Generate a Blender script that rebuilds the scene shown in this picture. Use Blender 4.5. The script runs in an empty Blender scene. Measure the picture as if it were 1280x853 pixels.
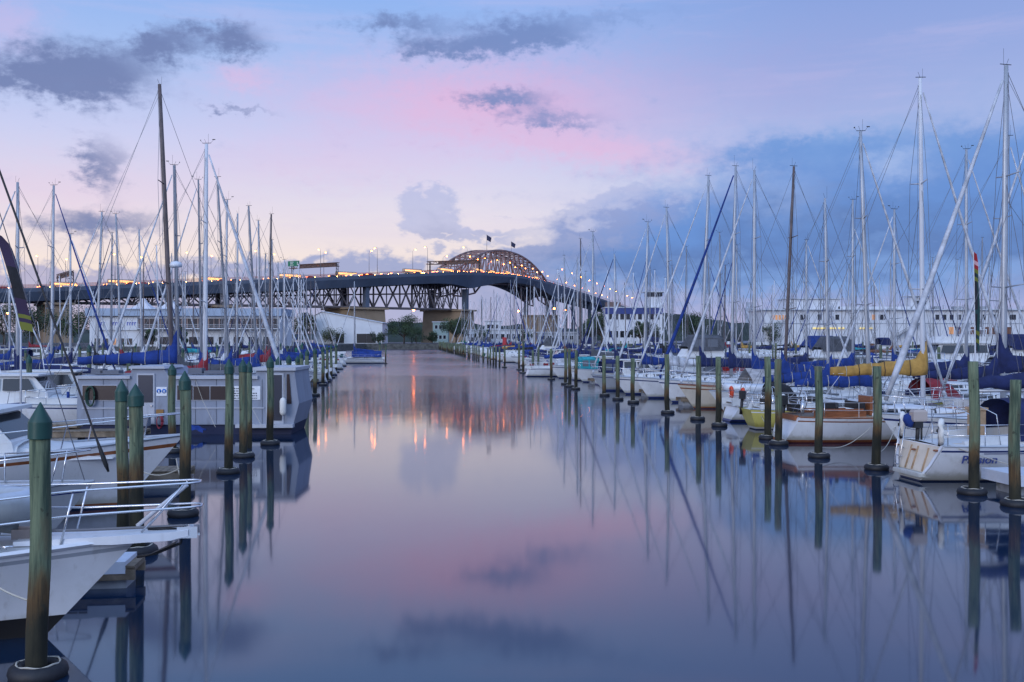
import bpy, math, random
from mathutils import Vector, Matrix, noise
PI = math.pi
R = math.radians
SC = bpy.context.scene
COL = SC.collection
random.seed(11)

# ------------------------------------------------------------------ camera, light, exposure
F = 1244.0                       # focal length of the photograph in its own pixels (1280 wide)
EYE = 4.2
cam_data = bpy.data.cameras.new('camera')
cam_data.sensor_width = 36.0
cam_data.lens = 36.0 * F / 1280.0
cam_data.shift_y = -4.5 / 1280.0
cam_data.clip_start = 0.2
cam_data.clip_end = 9000.0
cam = bpy.data.objects.new('camera', cam_data)
COL.objects.link(cam)
cam.location = (0, 0, EYE)
cam.rotation_euler = (R(90), 0, 0)
SC.camera = cam

SC.view_settings.view_transform = 'Standard'
SC.view_settings.look = 'None'
SC.view_settings.exposure = 0.14
SC.view_settings.gamma = 1.0
SC.view_settings.use_curve_mapping = False
SC.cycles.use_denoising = True
SC.cycles.max_bounces = 8
SC.cycles.diffuse_bounces = 3
SC.cycles.glossy_bounces = 4
SC.cycles.transparent_max_bounces = 8
SC.cycles.sample_clamp_indirect = 6.0
SC.cycles.caustics_reflective = False
SC.cycles.caustics_refractive = False

def lin(r, g, b):
    def f(c):
        c = c / 255.0
        return c / 12.92 if c <= 0.04045 else ((c + 0.055) / 1.055) ** 2.4
    return (f(r), f(g), f(b), 1.0)

SUN_AZ, SUN_EL = R(-150.0), R(14.0)       # faint afterglow from behind and left of the camera
sun_data = bpy.data.lights.new('sun', 'SUN')
sun_data.energy = 0.75
sun_data.angle = R(24)
sun_data.color = (1.0, 0.93, 0.89)
sun = bpy.data.objects.new('sun', sun_data)
COL.objects.link(sun)
sd = Vector((math.sin(SUN_AZ) * math.cos(SUN_EL), math.cos(SUN_AZ) * math.cos(SUN_EL), math.sin(SUN_EL)))
sun.rotation_euler = sd.to_track_quat('Z', 'Y').to_euler()

# ---- node expression helper
class X:
    def __init__(s, nt, sock): s.nt, s.s = nt, sock
    def _m(s, op, *o):
        n = s.nt.nodes.new('ShaderNodeMath'); n.operation = op
        for i, a in enumerate((s,) + o):
            if isinstance(a, X): s.nt.links.new(a.s, n.inputs[i])
            else: n.inputs[i].default_value = a
        return X(s.nt, n.outputs[0])
    def __add__(s, o): return s._m('ADD', o)
    def __sub__(s, o): return s._m('SUBTRACT', o)
    def __mul__(s, o): return s._m('MULTIPLY', o)
    def __truediv__(s, o): return s._m('DIVIDE', o)
    def pow(s, o): return s._m('POWER', o)
    def clamp(s):
        r = s._m('MULTIPLY', 1.0); r.s.node.use_clamp = True; return r
    def smooth(s, a, b):
        n = s.nt.nodes.new('ShaderNodeMapRange'); n.interpolation_type = 'SMOOTHSTEP'
        s.nt.links.new(s.s, n.inputs['Value'])
        n.inputs['From Min'].default_value = a; n.inputs['From Max'].default_value = b
        return X(s.nt, n.outputs['Result'])

def mixc(nt, fac, a, b):
    n = nt.nodes.new('ShaderNodeMix'); n.data_type = 'RGBA'
    for key, v in ((0, fac), (6, a), (7, b)):
        if isinstance(v, X): nt.links.new(v.s, n.inputs[key])
        else: n.inputs[key].default_value = v
    return X(nt, n.outputs[2])

def noise_tex(nt, vec, scale, detail=4.0, rough=0.55, dist=0.0):
    n = nt.nodes.new('ShaderNodeTexNoise')
    n.inputs['Scale'].default_value = scale
    n.inputs['Detail'].default_value = detail
    n.inputs['Roughness'].default_value = rough
    n.inputs['Distortion'].default_value = dist
    if vec is not None: nt.links.new(vec, n.inputs['Vector'])
    return X(nt, n.outputs['Fac'])

def combine(nt, x, y, z=0.0):
    n = nt.nodes.new('ShaderNodeCombineXYZ')
    for i, a in enumerate((x, y, z)):
        if isinstance(a, X): nt.links.new(a.s, n.inputs[i])
        else: n.inputs[i].default_value = a
    return n.outputs[0]

def ramp(nt, fac, stops):
    n = nt.nodes.new('ShaderNodeValToRGB')
    cr = n.color_ramp
    while len(cr.elements) > 1: cr.elements.remove(cr.elements[-1])
    cr.elements[0].position = stops[0][0]; cr.elements[0].color = stops[0][1]
    for p, c in stops[1:]:
        e = cr.elements.new(p); e.color = c
    nt.links.new(fac.s, n.inputs[0])
    return X(nt, n.outputs[0])

def build_world():
    w = bpy.data.worlds.new('World'); SC.world = w
    w.use_nodes = True
    nt = w.node_tree
    nt.nodes.clear()
    out = nt.nodes.new('ShaderNodeOutputWorld')
    tc = nt.nodes.new('ShaderNodeTexCoord')
    sep = nt.nodes.new('ShaderNodeSeparateXYZ')
    nt.links.new(tc.outputs['Generated'], sep.inputs[0])
    x, y, z = (X(nt, sep.outputs[i]) for i in range(3))
    az = x._m('ARCTAN2', y) * (180 / PI)             # degrees right of the channel view
    el = z._m('ARCSINE') * (180 / PI)
    # gradients with height: afterglow side (left) and cold side (right)
    e01 = (el * (1 / 90.0)).clamp()
    e01 = e01.pow(0.5)
    def k(deg): return math.sqrt(deg / 90.0)
    warm = ramp(nt, e01, [(0, lin(230, 204, 190)), (k(1.5), lin(234, 210, 197)), (k(4), lin(231, 214, 206)), (k(7), lin(214, 206, 218)),
                          (k(11), lin(188, 193, 226)), (k(15), lin(156, 180, 225)), (k(19), lin(132, 167, 224)), (k(32), lin(120, 140, 200)),
                          (k(60), lin(142, 180, 238)), (1, lin(150, 188, 242))])
    cold = ramp(nt, e01, [(0, lin(150, 165, 205)), (k(3), lin(160, 175, 212)), (k(7), lin(178, 188, 218)), (k(11), lin(158, 173, 215)),
                          (k(15), lin(138, 158, 209)), (k(19), lin(126, 149, 206)), (k(32), lin(112, 130, 188)), (k(60), lin(142, 180, 238)), (1, lin(150, 188, 242))])
    base = mixc(nt, az.smooth(-4.0, 20.0), warm, cold)
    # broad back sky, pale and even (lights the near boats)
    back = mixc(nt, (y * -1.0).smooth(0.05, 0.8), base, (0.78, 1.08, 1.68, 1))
    wv = combine(nt, az * 0.11, el * 0.2, 1.7)
    n1 = noise_tex(nt, wv, 1.0, 7, 0.6)
    n2 = noise_tex(nt, combine(nt, az * 0.45, el * 0.8, 4.0), 1.0, 6, 0.62)
    n3 = noise_tex(nt, combine(nt, az * 1.3, el * 1.9, 9.0), 1.0, 5, 0.6)
    azw = az + (n2 - 0.5) * 6.0
    elw = el + (n3 - 0.5) * 2.2
    def A(px): return math.degrees(math.atan((px - 640) / F))
    def E(py, px=640): return math.degrees(math.atan((422 - py) / F * math.cos(math.atan((px - 640) / F))))
    def blob(px, py, rx, ry, a=azw, e=elw, slope=0.0):
        ca, ce = A(px), E(py, px)
        sx, sy = rx / F * 57.3, ry / F * 57.3
        dx = (a - ca)
        d = (dx * dx) * (1 / sx ** 2)
        dy = (e - ce) - dx * slope
        d = d + (dy * dy) * (1 / sy ** 2)
        return (d * -1.0)._m('EXPONENT')
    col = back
    # pink afterglow sheet
    p = blob(605, 130, 215, 50) + blob(770, 190, 120, 20, slope=-.12) * 0.6 + blob(420, 205, 150, 30) * 0.3 + blob(310, 98, 34, 14) * .55 + blob(80, 235, 160, 40) * .3 + blob(10, 30, 40, 30) * .4
    p = (p * (n1 * 0.8 + n2 * .5 + 0.2)).clamp()
    col = mixc(nt, (p * 0.82).clamp(), col, lin(226, 172, 204))
    ws = noise_tex(nt, combine(nt, az * 0.07 + n2 * .5, el * 0.55, 6.0), 1.0, 6, 0.6).smooth(.48, .72)
    col = mixc(nt, ws * (el.smooth(3, 8)) * 0.26, col, lin(196, 184, 218))
    # lilac veil to the right
    v = blob(900, 110, 330, 60)
    col = mixc(nt, (v * (n1 + 0.1)).clamp() * 0.5, col, lin(152, 150, 202))
    # small dark evening clouds, high
    d = blob(85, 92, 88, 32) * 1.15 + blob(190, 58, 40, 20) * .75 + blob(282, 48, 50, 22) * .9
    d = d + blob(500, 28, 60, 13) * .6 + blob(655, 45, 85, 17) * .95 + blob(560, 62, 70, 14) * .7 + blob(635, 122, 60, 13) * .75 + blob(690, 150, 70, 13) * .6
    d = d + blob(300, 138, 45, 6) * .5 + blob(130, 210, 26, 36) * .65 + blob(95, 280, 60, 20) * .6 + blob(750, 20, 120, 12) * .35 + blob(175, 278, 50, 14) * .4
    d = (d * 1.15 + (n2 - 0.5) * 1.0 + (n3 - 0.5) * 0.4).smooth(0.12, 0.95)
    gate = (el * 1.0).smooth(2.0, 5.0)
    dcol = mixc(nt, (az * 1.0).smooth(-14, 2), lin(98, 112, 158), lin(104, 126, 178))
    col = mixc(nt, (d * gate * 0.88).clamp(), col, dcol)
    # cumulus towers and low bank, behind the bridge, growing to the right
    azc = az + (n3 - 0.5) * 1.6
    nb = ((noise_tex(nt, combine(nt, az * 0.32, el * 0.5, 2.0), 1.0, 5, 0.5) - 0.5) * 2.0)._m('ABSOLUTE')
    elc = el + (n2 - 0.5) * 1.4 + (n3 - 0.5) * 0.9 + nb * 4.2 - 0.7
    top = (az.smooth(-24, -10) * 1.0 + az.smooth(-3, 8) * 3.0 + az.smooth(9.5, 16) * 2.2) + 3.4
    bank = (top - elc).smooth(-0.3, 0.6)
    puff = (blob(540, 272, 40, 34, azc, elc) + blob(520, 268, 26, 18, azc, elc) * .5 + blob(795, 268, 60, 30, azc, elc) + blob(735, 290, 60, 26, azc, elc) * .8 + blob(600, 300, 70, 16, azc, elc) * .7).smooth(0.32, 0.70)
    bcol = ramp(nt, (el * (1 / 12.0) + (n2 - 0.5) * 0.35).clamp(), [(0, lin(172, 168, 204)), (.12, lin(146, 156, 202)), (.28, lin(118, 134, 184)), (.5, lin(124, 140, 190)), (.75, lin(150, 160, 205)), (1, lin(160, 168, 212))])
    pcol = mixc(nt, (elc + n2 * 5.0).smooth(6.0, 10.5), lin(122, 138, 186), lin(160, 168, 208))
    col = mixc(nt, puff * 0.62, col, pcol)
    wbcol = mixc(nt, az.smooth(-26, -12), lin(184, 172, 194), lin(146, 156, 196))
    bl = mixc(nt, az.smooth(-6, 6), mixc(nt, 0.5, bcol, wbcol), bcol)
    col = mixc(nt, bank * 0.86, col, bl)
    # the big blue rain cloud on the right
    mass = blob(1110, 275, 240, 78) * 1.35 + blob(1190, 225, 190, 56) * 1.0 + blob(900, 335, 260, 30) * .9 + blob(1010, 190, 110, 20) * .6 + blob(930, 300, 120, 40) * .5
    mass = (mass + (n2 - 0.5) * .8 + (n3 - 0.5) * 0.3).smooth(0.02, 1.05)
    mc = ramp(nt, (el * (1 / 14.0) + (n1 - 0.5) * 0.8 + (n2 - 0.5) * .3).clamp(), [(0, lin(122, 152, 206)), (.16, lin(110, 146, 204)), (.3, lin(78, 112, 172)), (.5, lin(86, 128, 194)), (.75, lin(98, 138, 200)), (1, lin(134, 162, 210))])
    col = mixc(nt, (mass * 0.93).clamp(), col, mc)
    hi = (blob(1125, 205, 36, 22) + blob(985, 240, 46, 30) * .55 + blob(905, 228, 50, 24) * .6)
    col = mixc(nt, (hi * (n2 * 1.3) * 0.75).clamp(), col, lin(168, 184, 222))
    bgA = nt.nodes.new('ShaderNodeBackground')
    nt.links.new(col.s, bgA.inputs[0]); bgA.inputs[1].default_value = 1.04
    sky = nt.nodes.new('ShaderNodeTexSky')
    sky.sky_type = 'NISHITA'; sky.sun_disc = False
    sky.sun_elevation = SUN_EL; sky.sun_rotation = SUN_AZ
    bgB = nt.nodes.new('ShaderNodeBackground')
    nt.links.new(sky.outputs[0], bgB.inputs[0]); bgB.inputs[1].default_value = 0.005
    add = nt.nodes.new('ShaderNodeAddShader')
    nt.links.new(bgA.outputs[0], add.inputs[0]); nt.links.new(bgB.outputs[0], add.inputs[1])
    nt.links.new(add.outputs[0], out.inputs[0])
    w.cycles.sampling_method = 'MANUAL'; w.cycles.sample_map_resolution = 512
build_world()

# ------------------------------------------------------------------ materials
MATS = {}
def mat(name, color, rough=0.5, metal=0.0, var=0.0, scale=3.0, bump=0.0, dirt=None, dirt_amt=0.0, dirt_scale=2.0, spec=0.5, stretch=None, bscale=None, emis=None, estr=0.0):
    if name in MATS: return MATS[name]
    m = bpy.data.materials.new(name); m.use_nodes = True
    nt = m.node_tree; b = nt.nodes['Principled BSDF']
    b.inputs['Roughness'].default_value = rough
    b.inputs['Metallic'].default_value = metal
    b.inputs['Specular IOR Level'].default_value = spec
    c = tuple(color[:3]) + (1.0,)
    tc = nt.nodes.new('ShaderNodeTexCoord')
    vec = tc.outputs['Object']
    if stretch:
        mp = nt.nodes.new('ShaderNodeMapping'); mp.inputs['Scale'].default_value = stretch
        nt.links.new(vec, mp.inputs[0]); vec = mp.outputs[0]
    colx = None
    if var:
        n = noise_tex(nt, vec, scale, 5, 0.6)
        a = tuple(max(0, v * (1 - var)) for v in c[:3]) + (1,)
        d = tuple(min(1, v * (1 + var)) for v in c[:3]) + (1,)
        colx = mixc(nt, n.smooth(0.3, 0.7), a, d)
    if dirt:
        n = noise_tex(nt, vec, dirt_scale, 6, 0.65)
        f = n.smooth(0.52, 0.72) * dirt_amt
        colx = mixc(nt, f, colx if colx else c, tuple(dirt[:3]) + (1,))
    if colx: nt.links.new(colx.s, b.inputs['Base Color'])
    else: b.inputs['Base Color'].default_value = c
    if bump:
        n = noise_tex(nt, vec, bscale or scale * 2, 4, 0.6)
        bp = nt.nodes.new('ShaderNodeBump'); bp.inputs['Strength'].default_value = bump; bp.inputs['Distance'].default_value = 0.05
        nt.links.new(n.s, bp.inputs['Height']); nt.links.new(bp.outputs[0], b.inputs['Normal'])
    if emis:
        b.inputs['Emission Color'].default_value = tuple(emis[:3]) + (1,)
        b.inputs['Emission Strength'].default_value = estr
    MATS[name] = m
    return m

# ------------------------------------------------------------------ mesh builder
class G:
    def __init__(s): s.v, s.f, s.mi, s.sm = [], [], [], []
    def add(s, vs, fs, mi=0, smooth=False):
        o = len(s.v); s.v.extend(vs)
        for f in fs:
            s.f.append(tuple(i + o for i in f)); s.mi.append(mi); s.sm.append(smooth)
    def box(s, c, d, mi=0, rz=0.0, taper=1.0):
        hx, hy, hz = d[0] / 2, d[1] / 2, d[2] / 2
        cs, sn = math.cos(rz), math.sin(rz)
        vs = []
        for z in (-1, 1):
            t = taper if z > 0 else 1.0
            for x, y in ((-1, -1), (1, -1), (1, 1), (-1, 1)):
                X_, Y_ = x * hx * t, y * hy * t
                vs.append((c[0] + X_ * cs - Y_ * sn, c[1] + X_ * sn + Y_ * cs, c[2] + z * hz))
        s.add(vs, [(3, 2, 1, 0), (4, 5, 6, 7), (0, 1, 5, 4), (1, 2, 6, 5), (2, 3, 7, 6), (3, 0, 4, 7)], mi)
    def tube(s, p, q, r0, r1=None, n=6, mi=0, caps=True, phase=0.0):
        if r1 is None: r1 = r0
        s.path([p, q], [r0, r1], n, mi, caps, phase=phase)
    def path(s, pts, rad, n=6, mi=0, caps=True, smooth=None, phase=0.0, squash=1.0):
        pts = [Vector(p) for p in pts]
        if not isinstance(rad, (list, tuple)): rad = [rad] * len(pts)
        if smooth is None: smooth = n > 4
        rings = []
        for i, p in enumerate(pts):
            a = pts[max(0, i - 1)]; b = pts[min(len(pts) - 1, i + 1)]
            t = (b - a)
            if t.length < 1e-9: t = Vector((0, 0, 1))
            t.normalize()
            up = Vector((0, 0, 1)) if abs(t.z) < 0.95 else Vector((1, 0, 0))
            u = t.cross(up).normalized(); w = u.cross(t)
            rings.append([tuple(p + (u * math.cos(phase + 2 * PI * k / n) * squash + w * math.sin(phase + 2 * PI * k / n)) * rad[i]) for k in range(n)])
        s.loft(rings, mi, smooth, caps)
    def loft(s, rings, mi=0, smooth=True, caps=True, closed=True, rowmi=None):
        n = len(rings[0]); vs = [p for r in rings for p in r]
        o = len(s.v); s.v.extend(vs)
        for i in range(len(rings) - 1):
            for k in range(n if closed else n - 1):
                k2 = (k + 1) % n
                s.f.append((o + i * n + k, o + i * n + k2, o + (i + 1) * n + k2, o + (i + 1) * n + k))
                s.mi.append(rowmi[k] if rowmi else mi); s.sm.append(smooth)
        if caps:
            s.f.append(tuple(o + k for k in range(n))[::-1]); s.mi.append(mi); s.sm.append(False)
            s.f.append(tuple(o + (len(rings) - 1) * n + k for k in range(n))); s.mi.append(mi); s.sm.append(False)
    def lathe(s, prof, n=16, mi=0, c=(0, 0, 0), smooth=True, jit=0.0):
        rings = []
        for r, z in prof:
            rings.append([(c[0] + r * math.cos(2 * PI * k / n) * (1 + random.uniform(-jit, jit)), c[1] + r * math.sin(2 * PI * k / n) * (1 + random.uniform(-jit, jit)), c[2] + z) for k in range(n)])
        s.loft(rings, mi, smooth, True)
    def torus(s, c, Rr, r, n=20, m=8, mi=0, axis='z'):
        rings = []
        for i in range(n):
            a = 2 * PI * i / n; ring = []
            for k in range(m):
                b = 2 * PI * k / m
                rr = Rr + r * math.cos(b); h = r * math.sin(b)
                if axis == 'z': ring.append((c[0] + rr * math.cos(a), c[1] + rr * math.sin(a), c[2] + h))
                elif axis == 'x': ring.append((c[0] + h, c[1] + rr * math.cos(a), c[2] + rr * math.sin(a)))
                else: ring.append((c[0] + rr * math.cos(a), c[1] + h, c[2] + rr * math.sin(a)))
            rings.append(ring)
        rings.append(rings[0])
        s.loft(rings, mi, True, False)
    def prism(s, poly, z0, z1, mi=0):
        n = len(poly)
        a = 0.5 * sum(poly[i][0] * poly[(i + 1) % n][1] - poly[(i + 1) % n][0] * poly[i][1] for i in range(n))
        if a < 0: poly = poly[::-1]
        vs = [(p[0], p[1], z0) for p in poly] + [(p[0], p[1], z1) for p in poly]
        s.add(vs, [tuple(range(n))[::-1], tuple(range(n, 2 * n))] + [(i, (i + 1) % n, n + (i + 1) % n, n + i) for i in range(n)], mi)
    def quad(s, a, b, c, d, mi=0): s.add([a, b, c, d], [(0, 1, 2, 3)], mi)
    def build(s, name, mats, parent=None, loc=None):
        me = bpy.data.meshes.new(name)
        me.from_pydata([tuple(v) for v in s.v], [], s.f)
        if not isinstance(mats, (list, tuple)): mats = [mats]
        for m in mats: me.materials.append(m)
        me.polygons.foreach_set('material_index', s.mi)
        me.polygons.foreach_set('use_smooth', s.sm)
        me.update()
        o = bpy.data.objects.new(name, me); COL.objects.link(o)
        if parent is not None: o.parent = parent
        if loc is not None: o.location = loc
        return o

def empty(name, loc, rz=0.0, rx=0.0, ry=0.0):
    o = bpy.data.objects.new(name, None); COL.objects.link(o)
    o.location = loc; o.rotation_euler = (rx, ry, rz); o.empty_display_size = 0.5
    return o
def tag(o, label=None, cat=None, group=None, kind=None):
    if label: o['label'] = label
    if cat: o['category'] = cat
    if group: o['group'] = group
    if kind: o['kind'] = kind
    return o
def P(px, py, Y): return Vector(((px - 640) / F * Y, Y, EYE + (422 - py) / F * Y))
def PX(x, Y): return 640 + x / Y * F
def copy_tree(o, parent=None):
    c = o.copy(); COL.objects.link(c); c.parent = parent
    for ch in list(o.children): copy_tree(ch, c)
    return c

# ------------------------------------------------------------------ water
def build_water():
    m = bpy.data.materials.new('harbour_water'); m.use_nodes = True
    nt = m.node_tree; b = nt.nodes['Principled BSDF']
    b.inputs['Base Color'].default_value = (0.006, 0.022, 0.055, 1)
    b.inputs['Roughness'].default_value = 0.06
    b.inputs['IOR'].default_value = 1.80
    tc = nt.nodes.new('ShaderNodeTexCoord')
    mp = nt.nodes.new('ShaderNodeMapping'); mp.inputs['Scale'].default_value = (0.55, 0.30, 1)
    nt.links.new(tc.outputs['Object'], mp.inputs[0])
    n1 = noise_tex(nt, mp.outputs[0], 0.35, 3, 0.5)
    n2 = noise_tex(nt, mp.outputs[0], 2.2, 2, 0.5)
    # a breath of wind ruffles the water further out
    sp = nt.nodes.new('ShaderNodeSeparateXYZ'); nt.links.new(tc.outputs['Object'], sp.inputs[0])
    far = X(nt, sp.outputs[1]).smooth(38, 125)
    patch = noise_tex(nt, tc.outputs['Object'], 0.03, 3, 0.6).smooth(0.35, 0.65)
    rg = far * (patch * 0.5 + 0.5) * 0.20 + 0.055
    nt.links.new(rg.s, b.inputs['Roughness'])
    h = n1 * 0.42 + n2 * (far * (patch * 0.6 + 0.4)) * 3.2
    bp = nt.nodes.new('ShaderNodeBump'); bp.inputs['Strength'].default_value = 0.16; bp.inputs['Distance'].default_value = 0.1
    nt.links.new(h.s, bp.inputs['Height']); nt.links.new(bp.outputs[0], b.inputs['Normal'])
    g = G(); g.quad((-3500, -300, 0), (3500, -300, 0), (3500, 5000, 0), (-3500, 5000, 0))
    tag(g.build('harbour_water', m), kind='structure')
build_water()
# ------------------------------------------------------------------ land
m_land = mat('land_soil', (0.05, 0.055, 0.035), 0.95, var=.4, scale=.05)
m_hill = mat('hill_bush', (0.022, 0.034, 0.028), 0.95, var=.5, scale=.02, bump=.5, bscale=.1)
m_wall = mat('seawall_stone', (0.09, 0.09, 0.085), 0.9, var=.4, scale=1.2, bump=.5)
m_asph = mat('quay_asphalt', (0.05, 0.05, 0.052), 0.9, var=.2, scale=.3)
m_sand = mat('pale_strip', (0.32, 0.30, 0.26), 0.9, var=.2, scale=.5)

def build_land():
    g = G()
    # quay: left arm beyond the left berths, head of the channel, right arm under the terminal
    poly = [(-700, 175), (-95, 232), (-58, 236), (-52, 352), (62, 352), (66, 300), (420, 262), (700, 262), (700, 420), (-700, 420)]
    g.prism(poly, -1.0, 1.9, 0)
    g.prism([(p[0] * 1.0, p[1] + 1.2) for p in poly], 1.9, 1.94, 1)
    tag(g.build('quay_ground', [m_wall, m_asph]), kind='structure')
    # far shore with low hills
    def hill(x0, x1, y, h, seed, step=24, dpt=160):
        g = G(); rows = []
        n = int((x1 - x0) / step) + 1
        for i in range(n + 1):
            t = i / n; x = x0 + (x1 - x0) * t
            e = min(1, t * 6) * min(1, (1 - t) * 6)
            hh = max(1.0, h * e * (0.65 + 0.6 * noise.noise(Vector((x * .004, seed, 0)))) + 3.2 * noise.noise(Vector((x * .05, seed, 3))) + 1.6 * noise.noise(Vector((x * .15, seed, 8))))
            rows.append([(x, y, -1), (x, y + 4, 1.2), (x, y + dpt * .3, hh * .6), (x, y + dpt * .6, hh), (x, y + dpt, hh * .9), (x, y + dpt + 50, -1)])
        g.loft(rows, 0, True, False, closed=False)
        return g
    tag(hill(-1700, 1900, 1750, 20, 1.3).build('hills', m_hill), kind='structure')
    tag(hill(60, 420, 1300, 56, 4.1, 14).build('headland_hill', m_hill), kind='structure')
    tag(hill(-150, 60, 880, 20, 7.7, 8, 100).build('shore_hill', m_hill), kind='structure')
    tag(hill(-900, -150, 620, 13, 9.7, 10, 100).build('park_bank', m_hill), kind='structure')
build_land()

# ------------------------------------------------------------------ bridge
m_gird = mat('girder_steel', (0.07, 0.092, 0.135), 0.55, var=.18, scale=.06, dirt=(0.12, 0.1, 0.09), dirt_amt=.4, dirt_scale=.15)
m_trus = mat('truss_steel', (0.13, 0.11, 0.115), 0.6, var=.2, scale=.1)
m_arch = mat('arch_steel', (0.26, 0.16, 0.14), 0.6, var=.2, scale=.1)
m_conc = mat('pier_concrete', (0.28, 0.205, 0.135), 0.9, var=.15, scale=.12, dirt=(0.15, 0.12, 0.1), dirt_amt=.6, dirt_scale=.12)
m_road = mat('bridge_asphalt', (0.06, 0.06, 0.062), 0.85, var=.2, scale=.2)
m_rail = mat('railing_painted_glow', (0.50, 0.14, 0.07), 0.5)  # red-orange glow of the road lamps put into the railing colour
m_pole = mat('lamp_post_steel', (0.15, 0.16, 0.18), 0.5, metal=.3)
m_lamp = mat('sodium_lamp_lit', (1, .6, .3), 0.5, emis=(1.0, 0.22, 0.03), estr=44.0)
m_lampf = mat('sodium_lamp_far', (1, .6, .3), 0.5, emis=(1.0, 0.20, 0.03), estr=60.0)
m_dark = mat('dark_paint', (0.025, 0.022, 0.024), 0.6)

BP = [(-330, 372, 21), (-232, 452, 26), (-173, 490, 30.6), (-102, 527, 35.6), (-60, 560, 39.6), (-24, 600, 43.2), (8, 717, 48), (40, 835, 47.8), (79, 979, 45.0), (118, 1125, 42.0), (160, 1280, 39)]
BW = 34.0
def catmull(pts, step=8.0):
    out = []
    for i in range(len(pts) - 1):
        p0 = Vector(pts[max(0, i - 1)]); p1 = Vector(pts[i]); p2 = Vector(pts[i + 1]); p3 = Vector(pts[min(len(pts) - 1, i + 2)])
        n = max(2, int((p2 - p1).length / step))
        for k in range(n):
            t = k / n
            out.append(0.5 * ((2 * p1) + (p2 - p0) * t + (2 * p0 - 5 * p1 + 4 * p2 - p3) * t * t + (3 * p1 - p0 - 3 * p2 + p3) * t ** 3))
    out.append(Vector(pts[-1]))
    return out
PATH = catmull(BP)
S = [0.0]
for i in range(1, len(PATH)): S.append(S[-1] + (PATH[i] - PATH[i - 1]).length)
def at(s):
    s = max(0.001, min(S[-1] - 0.001, s))
    i = 0
    while S[i + 1] < s: i += 1
    t = (s - S[i]) / (S[i + 1] - S[i])
    p = PATH[i].lerp(PATH[i + 1], t)
    d = (PATH[min(len(PATH) - 1, i + 2)] - PATH[max(0, i - 1)]); d.z = 0; d.normalize()
    return p, Vector((-d.y, d.x, 0)), d
def s_of(pt):
    return min(range(len(PATH)), key=lambda i: (PATH[i].xy - Vector(pt[:2])).length)
SP1, SP2 = S[s_of(BP[5])], S[s_of(BP[7])]
def off(s, o, dz=0.0, z=None):
    p, n, d = at(s); q = p + n * o
    q.z = (p.z + dz) if z is None else z
    return q

def gdepth(s):
    if SP1 <= s <= SP2:
        t = (s - SP1) / (SP2 - SP1); return 4.8 + (8.0 if t > .5 else 5.0) * abs(2 * t - 1) ** 2.2
    if s < SP1: return 5.7 + 3.6 * max(0, 1 - (SP1 - s) / 40.0) ** 2
    return 6.0 + 6.8 * max(0, 1 - (s - SP2) / 60.0) ** 2

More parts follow.
